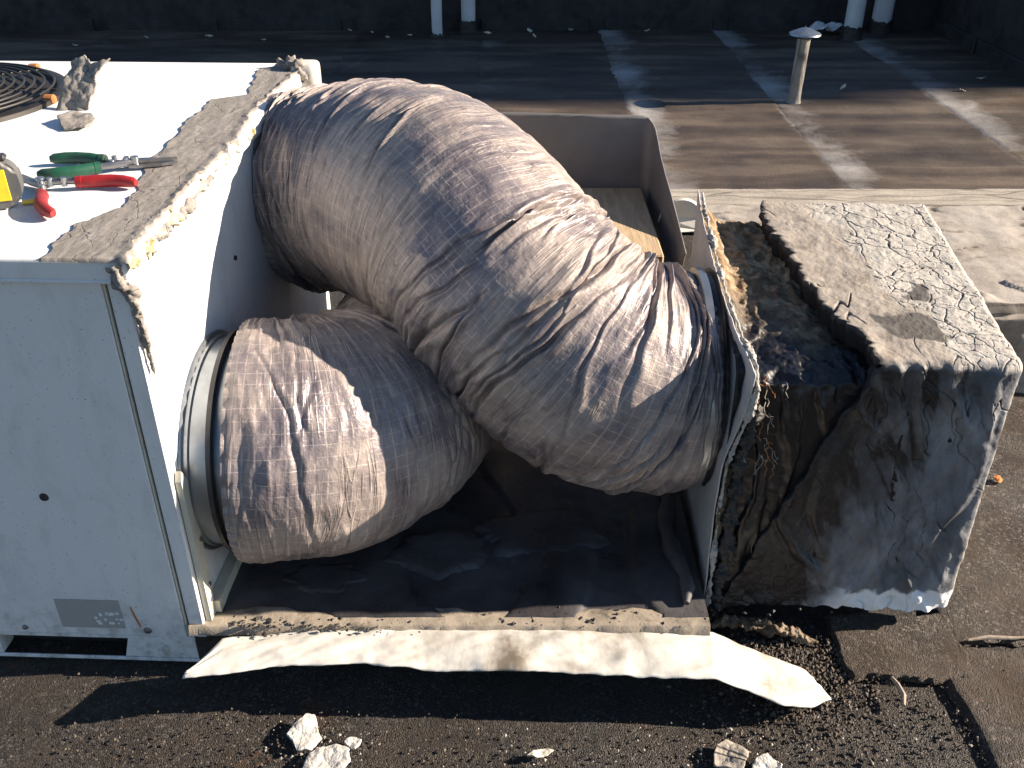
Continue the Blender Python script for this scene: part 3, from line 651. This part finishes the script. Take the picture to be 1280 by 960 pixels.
# coating: top, front and right faces of a rounded box with a torn left edge
lo = np.array([-.5, 0.0, ZB]); RC = .017
def xl_top(y): return np.interp(y, [0, .08, .16, .26, .34, .45, .55, .63], [.275, .268, .225, .195, .185, .165, .145, .150]) + .020 * fbm(y * 26, 3.3, 0, 5) + .012 * perlin(y * 70, 1.0, 0)
def xl_front(z): return np.interp(z, [.06, .15, .3, .45, .6, .705], [.03, .07, .125, .175, .235, .275]) + .022 * fbm(z * 15, 8.3, 0, 5)
def rounded(X, Y, Z):
    hi_z = ZF + (ZK - ZF) * np.clip(Y, 0, BD) / BD
    x2 = np.minimum(X, BW - RC); y2 = np.maximum(Y, RC); z2 = np.minimum(Z, hi_z - RC)
    d = np.stack([X - x2, Y - y2, Z - z2], -1); l = np.linalg.norm(d, axis=-1, keepdims=True); nn = d / np.maximum(l, 1e-9)
    P = np.stack([x2, y2, z2], -1) + nn * RC
    return np.where(l > 1e-9, P, np.stack([X, Y, Z], -1)), nn
def coat_disp(P, nn, face):
    x, y, z = P[..., 0], P[..., 1], P[..., 2]
    nz = np.clip(nn[..., 2], 0, 1)
    wr = fbm(x * 9 + .5 * fbm(x * 4, y * 4, z * 4), y * 9, z * 5, 4)
    rg = ridge(x * 11 + 2 * fbm(x * 3, y * 3, z * 3, 2), y * 6, z * 3.2 + 4)
    rg2 = ridge(x * 19 + z * 6 + 1.5 * fbm(x * 5, y * 5, z * 5 + 2, 3), y * 9, z * 3.0 + 9)
    eg = sstep(.0, .05, BW - x) * .75 + .25
    D = .0055 * wr + (1 - nz) * eg * (.010 * sstep(.45, .95, rg) + .009 * sstep(.3, .95, rg2) * sstep(-.15, .2, fbm(x * 4, 2, z * 4))) + .0025 * fbm(x * 45, y * 45, z * 45)
    D += .007 * (1 - nz) * sstep(.16, .06, z) * (fbm(x * 20, y * 3, z * 20, 4) + .3)
    # alligatored paint on the top
    xx = x + .018 * fbm(x * 14, y * 14, 1.1) ; yy = y + .018 * fbm(x * 14, y * 14, 5.5)
    xx = xx + .02 * fbm(x * 30, y * 30, 4.4, 3); yy = yy + .012 * fbm(x * 30, y * 30, 8.4, 3)
    s1, c1 = voronoi(xx * 27 + 30, yy * 44 + 30); s2, _ = voronoi(xx * 13 + 60 + yy * 7, yy * 12 + 30)
    wm = sstep(-.03, .03, x - (.445 - .28 * y) + .07 * fbm(x * 9, y * 9, 3.1, 5)) * sstep(.02, .06, BW + .05 - x)
    patch = sstep(.02, .10, fbm(x * 7, y * 7, 12.4, 4) - .28 + .5 * np.exp(-(((x - .36) / .09) ** 2 + ((y - .12) / .09) ** 2)))
    wm = wm * (1 - .9 * patch)
    thin = .5 + .8 * fbm(x * 12, y * 12, 2.2, 3)
    wv_ = .026 + .052 * np.clip(fbm(x * 16, y * 16, 6.6, 3) + .25, 0, 1)
    ck = np.maximum(sstep(wv_ * 1.15, wv_ * .3, s1) * sstep(.22, .62, thin), sstep(.036, .008, s2))
    ck = ck * nz * wm
    front = (1 - nz)
    lin = np.abs(perlin(x * 7 + .9 * fbm(x * 9, y * 9, z * 9, 3), y * 7, z * 4 + 2)); lin2 = np.abs(perlin(x * 16 + 40, y * 9, z * 11 + fbm(x * 12, y * 4, z * 12, 3)))
    w_ = 1.8 * fbm(x * 7, y * 4, z * 7, 4)
    ckf = np.maximum(sstep(.020, .004, np.abs(perlin(x * 9 + z * 3.2 + w_ * .6, y * 5, z * 1.7 + 2))) * sstep(-.02, .2, fbm(x * 6, y * 6, z * 5 + 5, 3)),
                     sstep(.028, .006, np.abs(perlin(x * 24 + z * 8 + w_, y * 9, z * 3.2))) * sstep(.02, .2, fbm(x * 6 + 9, y * 7, z * 4, 3)))
    ckt = sstep(.030, .008, lin2) * sstep(.0, .2, fbm(x * 8, y * 8, 9.1, 3)) * nz * (1 - wm)
    crack = np.clip(ck + ckf * front + ckt, 0, 1)
    D -= .0036 * ck + .006 * ckf * front + .005 * ckt - .0012 * wm * nz * (c1 - .3)
    return D, wm, crack, patch
def coat_face(name, X, Y, Z, face, skirt):
    P, nn = rounded(X, Y, Z)
    base = {'top': (0, 0, 1.0), 'front': (0, -1.0, 0), 'right': (1.0, 0, 0)}[face]
    l = np.linalg.norm(nn, axis=-1, keepdims=True); nn = np.where(l > .5, nn, np.array(base))
    D, wm, ck, patch = coat_disp(P, nn, face)
    x, y, z = P[..., 0], P[..., 1], P[..., 2]
    nz = np.clip(nn[..., 2], 0, 1)
    dl = X - X[0:1, :] if face != 'right' else np.full(X.shape, .5)
    curl = .010 * np.exp(-(dl / .03) ** 2) * (fbm(y * 14, z * 14, 2.0) + .25) if face != 'right' else 0
    P = P + nn * (D + curl)[..., None]
    frontm = 1 - nz
    tar = frontm * sstep(.26, .02, dl + .12 * fbm(x * 6, y * 6, z * 3.5, 5) + .10 * fbm(x * 22, y * 9, z * 12, 4)) + .9 * sstep(.012, .0, dl + .004 * fbm(y * 60, z * 60))
    tar = tar + frontm * .75 * sstep(.06, .26, fbm(x * 13 + z * 4 + 3, y * 5, z * 3, 5)) * sstep(.42, .2, dl) + frontm * .5 * sstep(.12, .3, fbm(x * 20 + z * 9, y * 5, z * 5, 5)) + nz * patch * .72
    wf = sstep(.120, .108, z + .03 * fbm(x * 25, 0, z * 25, 4)) * sstep(.26, .34, x + .08 * fbm(x * 9, 1, z * 9))
    white = np.clip(wm * nz + frontm * (-.02 + .5 * fbm(x * 6, y * 6, z * 4 + 1, 4)) + wf * frontm + .5 * (nn[..., 0] > .5), 0, 1)
    tar = np.clip(tar * (1 - wf * frontm), 0, 1)
    crack = ck * (1 - .8 * wf * frontm)
    if skirt:                                   # thickness along the torn edge
        off = []
        E, e2, n0 = P[0], nn[0], 0
        for dz, dx in ((.055, .012), (.03, .006), (.012, .0)):
            rg = .010 * fbm(E[:, 1] * 60, E[:, 2] * 60, dz * 50, 4)
            off.append(E - e2 * dz + np.stack([dx + rg, np.zeros(len(E)), np.zeros(len(E))], -1))
        P = np.concatenate([np.array(off), P], 0)
        z3 = np.zeros((3, X.shape[1])); o3 = np.ones((3, X.shape[1]))
        white = np.concatenate([z3, white]); crack = np.concatenate([z3, crack]); tar = np.concatenate([o3, tar])
    return grid(name, P, COAT, bx, True, {'white': white, 'crack': crack, 'tar': tar, 'near_white': np.concatenate([np.zeros((3, X.shape[1])), np.clip(wf * frontm, 0, 1)]) if skirt else np.zeros(X.shape), 'grey': np.concatenate([np.zeros((3, X.shape[1])), frontm]) if skirt else frontm})
yv = np.linspace(BD, 0, 420); u = np.linspace(0, 1, 280)[:, None]
x0 = xl_top(yv)[None, :]; X = x0 + (BW - x0) * u; Y = np.broadcast_to(yv[None, :], X.shape); Z = ztop(Y)
coat_face('coating_top', X, Y, Z, 'top', True)
zv = np.linspace(ZF, ZB, 380); x0 = xl_front(zv)[None, :].copy(); x0[0, 0] = xl_top(np.array([0.0]))[0]
X = x0 + (BW - x0) * u; Z = np.broadcast_to(zv[None, :], X.shape); Y = np.zeros_like(X)
coat_face('coating_front', X, Y, Z, 'front', True)
yy_, zz_ = np.meshgrid(np.linspace(0, BD, 180), np.linspace(0, 1, 200), indexing='ij'); Zr = ZB + (ztop(yy_) - ZB) * (1 - zz_)
coat_face('coating_side', np.full_like(yy_, BW), yy_, Zr, 'right', False)
MB().box((.02, .03, ZB), (BW - .03, BD - .005, ZF - .09)).build('box_body', TAR, bx)
# steel end plate
n, m = 120, 120
vv, uu = np.meshgrid(np.linspace(0, 1, m), np.linspace(0, 1, n))
zt = np.interp(uu, [0, .12, .3, .6, .9, 1], [.695, .71, .735, .77, .80, .83]) + .012 * fbm(uu * 18, 2.2, 0, 4)
yf = np.interp(vv, [0, .2, .45, .7, .88, 1], [-.005, -.012, .006, -.01, -.030, -.03])
Yp = yf * (1 - uu) ** 2 + uu * BD; Zp = .01 + (zt - .01) * vv
Xp = -.004 + .004 * fbm(uu * 4, vv * 4, 3) + .034 * sstep(.6, 1, vv) * (1 - uu) ** 4
ep = grid('end_plate', np.stack([Xp, Yp, Zp], -1), PLATE, bx, True)
s_ = ep.modifiers.new('thick', 'SOLIDIFY'); s_.thickness = .0025
pe = [(Xp[0, k] + .008, Yp[0, k], Zp[0, k]) for k in range(6, 120, 6)] + [(Xp[k, -1] + .009, Yp[k, -1], Zp[k, -1] - .004) for k in range(4, 119, 6)]
lump_strip('plate_sealant', pe, lambda T: .003 + .007 * (.5 + .5 * np.sin(T * 61)) * (.6 + .4 * np.sin(T * 17)), COATGREY, bx, 520, 18, seed=7.0, fr=75)
lump_strip('tar_bead', [(.02, -.004, .03), (.03, -.006, .25), (.03, .0, .45), (.045, -.02, .62)], lambda T: .010 + .008 * np.sin(T * 25) ** 2, TAR, bx, 240, 18, seed=8.0, fr=60)
MB().lathe([(.262, .0), (.245, -.004), (.240, -.012), (.238, -.06)], (-.004, .285, .497), 'X', 72).build('collar', STRAP, bx, True)
MB().lathe([(.243, -.045), (.256, -.04), (.256, -.024), (.243, -.02)], (.0, .285, .497), 'X', 72).build('collar_band', GALV, bx, True)
rnd = random.Random(11)
for k in range(26):                              # frayed fibres at the front corner
    p = Vector((.05 + rnd.uniform(-.03, .05), -.02 + rnd.uniform(-.01, .02), rnd.uniform(.45, .70))); q = [p]
    for j in range(5): p = p + Vector((rnd.uniform(-.008, .008), rnd.uniform(-.008, .002), rnd.uniform(-.014, .004))); q.append(p)
    MB().tube(q, .0008, 4).build('loose_fibre', RUST if k % 3 == 0 else TWIG, bx)

# ------------------------------------------------------------------ coated duct running right behind the box
cd = empty('coated_roof_duct', (1.3, 3.1, 0), 0, 'flat low roof duct with cracked pale coating behind the torn box', 'duct')
U, V = np.meshgrid(np.linspace(-.55, 3.2, 420), np.linspace(0, 1, 150), indexing='ij')
cy_ = np.interp(V, [0, .22, .30, .85, .9, 1], [-.44, -.425, -.40, .44, .46, .47]); cz = np.interp(V, [0, .22, .30, .85, .9, 1], [-.005, .27, .30, .31, .29, 0])
wv = fbm(U * 4, V * 4, 9.0, 4); lmp = ridge(U * 5 + 2 * fbm(U * 2, V * 3, 1), V * 7, 2.2)
cyd = cy_ + .02 * fbm(U * 4, V * 6, 3.4) - .03 * sstep(.5, .9, lmp) * (V < .26)
czd = cz + .018 * wv + .012 * sstep(.6, .95, lmp) * (V < .4)
lin = np.abs(perlin(U * 3, V * 12 + fbm(U * 4, V * 4, 0, 3), 4.4)); ckd = sstep(.05, .01, lin) * sstep(.0, .2, fbm(U * 5, V * 5, 7.1))
at = {'grey': np.zeros_like(U), 'near_white': np.zeros_like(U), 'white': np.clip(.30 + .9 * fbm(U * 3, V * 8, 6.0, 4), 0, 1) * (V > .27), 'crack': np.clip(ckd + .8 * sstep(.03, .01, np.abs(V - .27 + .04 * wv)), 0, 1), 'tar': .55 * sstep(.05, .3, fbm(U * 4, V * 6, 15.0, 4)) * (V < .3)}
grid('coating', np.stack([U, cyd, czd - .006 * ckd], -1), COAT, cd, True, at)

# ------------------------------------------------------------------ hood, board and flap behind the duct
hd = empty('sheet_metal_hood', (.25, 2.9, .6), 0, 'bent dark grey sheet metal hood standing behind the upper duct', 'sheet metal')
tx = np.linspace(0, 1, 60); 
U, V = np.meshgrid(tx, np.linspace(0, 1, 30), indexing='ij')
arc = U * 1.22                                       # back panel to .66, bend, then the side wing
Xh = np.where(arc < .60, -.45 + arc, .15 + .03 * np.sin(np.clip((arc - .60) / .06, 0, 1) * 1.57)); Yh = np.where(arc < .62, .0, -(arc - .62) * .85)
wing = np.clip((arc - .62) / .6, 0, 1)
hgt = np.where(arc < .62, .245 - .03 * U, .225 - .215 * wing ** .8)
Zh = -.10 + (hgt + .10) * V
Xh = Xh + .010 * fbm(U * 4, V * 3, 1.7) + .012 * np.sin(V * 2.4) * wing + .03 * wing * V
Yh = Yh + .012 * fbm(U * 3, V * 2, 6.1) + .02 * V * (1 - wing)
ho = grid('panel', np.stack([Xh, Yh, Zh], -1), HOODM, hd, True)
s_ = ho.modifiers.new('thick', 'SOLIDIFY'); s_.thickness = .003
bd_ = MB(); bd_.box((-.16, 2.36, .585), (.405, 2.885, .615), .004)
bb = bd_.build('fibre_board', BOARD); tag(bb, 'tan fibre board lying flat inside the metal hood', 'board')
sb_ = MB(); sb_.box((-.15, 2.40, .10), (.40, 2.88, .583), .006)
tag(sb_.build('return_box', HOODM), 'dull grey sheet metal box beneath the tan fibre board', 'duct box')
fl = MB(); aa = np.linspace(0, math.pi, 24)
fl.prism([(.455 + .0, 2.66, .555)] + [(.50 - .065 * math.cos(a) , 2.70 - .02 * math.sin(a), .575 + .075 * math.sin(a)) for a in aa] + [(.565, 2.68, .555)], (.012, .05, -.012))
flo = fl.build('metal_flap', FLASH); tag(flo, 'small rounded white metal flap between the hood and the torn box', 'metal flap')

# ------------------------------------------------------------------ vent pipe and white pipes
vp = empty('vent_pipe', (1.79, 6.15, 0), 0, 'short pale vent pipe with a shallow cone cap on the back roof', 'vent')
zz = np.linspace(0, .40, 30); aa = np.linspace(0, 2 * math.pi, 40); ZZ, AA = np.meshgrid(zz, aa, indexing='ij')
rr = .039 + .005 * fbm(np.cos(AA) * 2, np.sin(AA) * 2, ZZ * 12) + .012 * np.exp(-ZZ / .02); rr[:, -1] = rr[:, 0]
grid('pipe', np.stack([rr * np.cos(AA) + .02 * ZZ, rr * np.sin(AA), ZZ], -1), CURBTOP, vp, True, None, None, True)
MB().cyl((.008, 0, .39), (.008, 0, .425), .02, n=12).build('neck', STEEL, vp)
MB().lathe([(.0, .462), (.03, .458), (.095, .43), (.098, .422), (.09, .42), (.0, .44)], (.008, 0, 0), 'Z', 32).build('cap', GALV, vp, True)
wl = ['thin white pipe left of its thicker neighbour at the back wall', 'thicker stained white pipe near the middle of the back wall', 'white pipe with tarred foot nearest the white scrap, right back corner', 'rightmost white pipe at the back wall corner']
for k, (x, y, r) in enumerate([(-.605, 8.12, .042), (-.36, 8.3, .058), (2.72, 8.03, .07), (3.03, 8.28, .078)]):
    p = empty('white_pipe', (x, y, 0), 0, wl[k], 'pipe', 'white pipes at the back wall')
    rr = r + .006 * fbm(np.cos(AA) * 2, np.sin(AA) * 2, ZZ * 9 + k * 7); rr[:, -1] = rr[:, 0]
    grid('pipe', np.stack([rr * np.cos(AA) + .02 * ZZ, rr * np.sin(AA), ZZ * 3.4], -1), PIPEW, p, True, None, None, True)
    rt = r + .012 + .02 * np.exp(-ZZ / .05) + .006 * fbm(np.cos(AA) * 3, np.sin(AA) * 3, ZZ * 20 + k); rt[:, -1] = rt[:, 0]
    hh = np.minimum(ZZ * .45, (.11 if k > 0 else .04) + .05 * fbm(np.cos(AA) * 2, np.sin(AA) * 2, k * 3.0, 4)); hh[:, -1] = hh[:, 0]
    grid('tar_collar', np.stack([rt * np.cos(AA), rt * np.sin(AA), hh], -1), TAR, p, True, None, None, True)

# ------------------------------------------------------------------ crumpled sheets
def crumple(name, outline, loc, rot, mat, label, cat, amp=.02, th=.002, n=26, seed=0.0, fr=9, group=None):
    """a ragged bent piece: a disc warped to the outline radii, folded and crumpled"""
    a = np.linspace(0, 2 * math.pi, n * 4 + 1); q = np.linspace(0, 1, n); A, Q = np.meshgrid(a, q, indexing='ij')
    O = np.array(outline + [outline[0]], float); k = np.linspace(0, 2 * math.pi, len(O))
    bxx, byy = np.interp(A, k, O[:, 0]), np.interp(A, k, O[:, 1])
    jag = 1 + .10 * fbm(np.cos(A) * 4, np.sin(A) * 4, seed, 5)
    X, Y = bxx * Q * jag, byy * Q * jag
    Z = amp * (fbm(X * fr, Y * fr, seed, 4) + .8 * np.abs(perlin(X * fr * .6 + 3, Y * fr * .6, seed)))
    Z -= Z.min()
    P = np.stack([X, Y, Z], -1); P[-1] = P[0]
    o = grid(name, P, mat, None, True); o.location = loc; o.rotation_euler = rot
    sm = o.modifiers.new('thick', 'SOLIDIFY'); sm.thickness = th
    return tag(o, label, cat, group)
crumple('torn_sealant_scrap', [(.045, .03), (.05, .07), (.075, .12), (.03, .11), (.0, .135), (-.035, .12), (-.04, .06), (-.05, -.02), (-.02, -.03), (.03, -.01)], (-1.09, 2.43, .99), (R(48), R(-8), R(-12)), MASTIC,
        'torn upright scrap of grey sealant beside the fan guard on the unit', 'scrap', .032, .004, 30, 2.0, 13)
crumple('torn_sealant_scrap', [(.04, .0), (.03, .04), (-.01, .06), (-.045, .03), (-.03, -.05), (.02, -.06)], (-1.04, 2.29, .990), (R(5), 0, R(20)), MASTIC,
        'small flat scrap of grey sealant in front of the upright scrap', 'scrap', .012, .004, 18, 6.0, 14)
chips = [((-.43, 1.315, .003), .045, 'palm sized broken white coating flake left of the front shadow'), ((-.37, 1.245, .003), .06, 'largest broken white coating flake at the bottom edge, left of centre'),
         ((.435, 1.262, .003), .05, 'tan broken coating flake at the bottom edge, right of centre'), ((-.325, 1.295, .002), .022, 'tiny white coating flake beside the larger flakes'),
         ((.505, 1.235, .002), .04, 'small pale coating flake right of the tan flake at the bottom edge')]
for k, (p, r, lab) in enumerate(chips):
    rr = random.Random(k + 5)
    crumple('coating_flake', [(r * rr.uniform(.55, 1.1) * math.cos(a), r * rr.uniform(.5, .95) * math.sin(a)) for a in np.linspace(0, 6.283, 10)[:-1]], p, (R(rr.uniform(-6, 6)), R(rr.uniform(-6, 6)), rr.uniform(0, 6)), CHIP if k != 2 else CURBTOP, lab, 'paint flake', .009, .005, 22, 3.0 + k, 26, 'broken coating flakes')
crumple('fallen_leaf', [(.028, 0), (.012, .008), (-.012, .009), (-.03, 0), (-.01, -.009), (.012, -.008)], (.057, 1.267, .006), (R(10), R(5), .25), PAPER, 'single pale dry leaf at the bottom edge near the middle', 'leaf', .012, .0008, 10, 3.0, 30)
crumple('fallen_leaf', [(.016, 0), (.01, .012), (-.008, .013), (-.016, 0), (-.008, -.011), (.008, -.012)], (1.36, 2.16, .02), (R(20), R(12), 1), ORANGE, 'small orange leaf right of the torn box', 'leaf', .015, .001, 10, 8.0, 40)
lt = [(-1.343, 8.33), (-1.152, 8.25), (-.833, 8.14), (.148, 8.3), (.182, 8.11), (.489, 8.33), (-3.399, 7.756), (-2.939, 8.05), (1.115, 8.3), (2.193, 6.455), (2.96, 6.394), (3.213, 6.71), (-1.978, 7.96), (-2.444, 8.08), (-.2, 8.2), (-1.0, 8.05)]
base = crumple('litter_leaf', [(.035, 0), (.018, .02), (-.012, .022), (-.036, .004), (-.014, -.018), (.016, -.02)], (0, 0, 0), (0, 0, 0), PAPER, 'tiny pale leaf scrap lying on the shaded back roof', 'leaf', .03, .0012, 8, 1.0, 22, 'tiny pale leaf scraps on the back roof')
for k, (x, y) in enumerate(lt):
    o = base if k == 0 else base.copy()
    if k: COL.objects.link(o)
    o['label'] = {6: 'leftmost tiny pale leaf scrap on the shaded back roof', 9: 'tiny pale leaf scrap right of the vent pipe', 10: 'tiny pale leaf scrap nearer of two by the right parapet wall', 11: 'tiny pale leaf scrap farther of two by the right parapet wall',
                  8: 'tiny pale leaf scrap by the back wall, right of the middle pipes'}.get(k, 'tiny pale leaf scrap along the foot of the back wall')
    rr = random.Random(k); o.location = (x, y, .014); o.rotation_euler = (rr.uniform(-.3, .3), rr.uniform(-.3, .3), rr.uniform(0, 6)); s = rr.uniform(.6, 1.2); o.scale = (s, s * rr.uniform(.5, 1), s)
crumple('plastic_scrap', [(.20, 0), (.12, .09), (-.02, .07), (-.16, .1), (-.2, .0), (-.08, -.07), (.1, -.06)], (2.58, 8.2, .02), (R(8), 0, .1), PIPEW, 'crumpled white plastic scrap beside the white pipes', 'scrap', .10, .002, 20, 4.0, 8)
MB().tube([(.83, 1.385, .010), (.838, 1.41, .013), (.836, 1.44, .012), (.831, 1.462, .009)], [.0045, .006, .0055, .004], 8).build('twig', TWIG, None, True)
tag(COL.objects[-1], 'short pale twig lying on the roof in the right foreground', 'twig')
MB().tube([(1.04, 1.568, .013), (1.09, 1.576, .014), (1.15, 1.574, .013), (1.2, 1.58, .012)], [.003, .005, .004, .002], 8).build('twig', TWIG, None, True)
tag(COL.objects[-1], 'long thin pale twig on the felt joint at right', 'twig')

# ------------------------------------------------------------------ tools on the unit
def snips(name, pivot, yaw, spread, mat, label, jaw=.085, flip=1):
    o = empty(name, pivot, yaw, label, 'snips')
    # local +x towards the jaws
    for s in (1, -1):
        a = s * spread
        d = Vector((-math.cos(a), -math.sin(a), 0)); n_ = Vector((-d.y, d.x, 0)) * s
        P = [Vector((0, 0, .004 * s)) + d * q + n_ * b for q, b in ((.0, 0), (.03, .004), (.055, .006), (.075, .005))]
        arm = MB(); arm.tube(P, [.008, .0075, .007, .007], 10, sx=.8).build('arm', STEEL, o, True)
        P = [d * q + n_ * b + Vector((0, 0, .002)) for q, b in ((.068, .004), (.08, .004), (.105, .008), (.135, .009), (.16, .005), (.180, -.003), (.188, -.007))]
        MB().tube(P, [.0095, .0115, .0125, .0125, .012, .0105, .006], 14, sx=1.0).build('grip', mat, o, True)
        MB().tube(P[:2], [.0118, .0125], 14).build('grip_collar', mat, o, True)
        pj = [(-.012, .013 * s, 0), (.02, .012 * s, 0), (.055, .008 * s, 0), (jaw, .001 * s + .006 * flip, 0), (jaw - .01, -.003 * s + .006 * flip, 0), (.03, -.004 * s, 0), (-.012, -.006 * s, 0)]
        MB().prism([(x, y, .004 * s - .003) for x, y, z in pj], (0, 0, .006)).build('jaw', STEEL, o)
        for q in (.018, .045): MB().cyl(d * q + Vector((0, 0, -.004)), d * q + Vector((0, 0, .013)), .0055, n=12).build('rivet', GALV, o, True)
    MB().cyl((0, 0, -.009), (0, 0, .014), .0085, n=16).build('pivot_bolt', GALV, o, True)
    return o
snips('green_snips', (-.792, 1.966, .9985), R(9), R(17), GREEN, 'green handled metal snips lying open on the unit top', .085, 1)
snips('red_snips', (-.935, 1.835, .9985), R(150), R(33), RED, 'red handled metal snips lying behind the tape measure', .075, -1)
tm = empty('tape_measure', (-.975, 1.745, .985), R(18), 'grey tape measure with a yellow label standing on the unit top', 'tape measure')
pf = []
for k in range(40):
    a = 2 * math.pi * k / 40; x = .045 * math.copysign(abs(math.cos(a)) ** .75, math.cos(a)); z = .045 * math.copysign(abs(math.sin(a)) ** .75, math.sin(a))
    pf.append((x, -.02, z + .048))
cs = MB().prism(pf, (0, .042, 0)); bmesh.ops.bevel(cs.bm, geom=[e for e in cs.bm.edges if abs(e.verts[0].co.y - e.verts[1].co.y) < 1e-6], offset=.007, segments=3, affect='EDGES')
cs.build('case', GREYPL, tm, True)
MB().box((-.040, -.0225, .018), (.024, -.0195, .078), .001).build('yellow_label', YELLOW, tm)
MB().box((-.035, -.012, .090), (.03, .014, .101), .004).build('rubber_top', STRAP, tm)
MB().box((.036, -.008, .004), (.075, .010, .007), .001).build('tape_tongue', YELLOW, tm); MB().box((.073, -.011, -.002), (.076, .012, .008)).build('end_hook', STEEL, tm)

# ------------------------------------------------------------------ grit and crumbs
def crumbs(name, spots, n, seed, mat, smin, smax, label):
    rs = np.random.RandomState(seed); Vv = []; Ff = []
    for k in range(n):
        cx, cy, sx, sy, z0 = spots[rs.randint(len(spots))]
        x, y = cx + rs.normal() * sx, cy + rs.normal() * sy; s = smin + (smax - smin) * rs.rand() ** 3
        p = rs.normal(size=(6, 3)) * .25 + np.array([[1, 0, 0], [-1, 0, 0], [0, 1, 0], [0, -1, 0], [0, 0, .8], [0, 0, -.6]])
        b = len(Vv)
        for q in p: Vv.append((x + q[0] * s, y + q[1] * s, z0 + s * .35 + q[2] * s))
        for f in ((0, 2, 4), (2, 1, 4), (1, 3, 4), (3, 0, 4), (2, 0, 5), (1, 2, 5), (3, 1, 5), (0, 3, 5)): Ff.append(tuple(b + i for i in f))
    o = mesh(name, Vv, Ff, mat); tag(o, label, 'grit', kind='stuff'); return o
GRIT = M_plain('brown_grit', (.10, .078, .058), .9, 0, .7, 160)
PALE = M_plain('pale_grit', (.36, .32, .27), .9, 0, .5, 160)
crumbs('grit', [(.56, 1.53, .08, .04, .0), (.68, 1.50, .06, .05, 0), (.62, 1.42, .10, .06, 0), (.75, 1.35, .2, .08, 0)], 3600, 1, GRIT, .0012, .006, 'brown tar crumbs heaped in front of the torn box')
crumbs('grit', [(.1, 1.25, .45, .05, 0), (-.7, 1.3, .3, .1, 0), (.9, 1.3, .3, .12, 0), (1.3, 1.9, .25, .3, .008)], 5200, 2, GRIT, .0008, .0035, 'fine loose grit scattered over the foreground roof')
crumbs('grit', [(.56, 1.52, .08, .03, 0), (.7, 1.4, .16, .07, 0), (.2, 1.27, .3, .03, 0), (-.40, 1.29, .06, .04, 0), (.46, 1.26, .05, .03, 0), (1.2, 1.6, .3, .3, .004)], 900, 3, PALE, .0010, .0042, 'pale specks of paint among the grit')
crumbs('grit', [(-.55, 1.51, .04, .015, .122), (-.40, 1.51, .08, .015, .122), (.2, 1.53, .2, .015, .122)], 420, 4, TAR, .001, .006, 'black tar crumbs along the curb edge')
lump = lump_strip('sealant_heap', [(.46, 1.60, .02), (.50, 1.615, .03), (.56, 1.60, .03), (.64, 1.585, .018), (.70, 1.57, .0)], lambda T: .005 + .012 * np.sin(T * 3.1), CORE, None, 260, 40, seed=4.4, fr=38)
me = lump.data; a_ = me.attributes.new('fibre', 'FLOAT', 'POINT'); a_.data.foreach_set('value', np.full(len(me.vertices), .6, np.float32))
tag(lump, 'heap of tan charred sealant below the front corner of the torn box', 'debris')
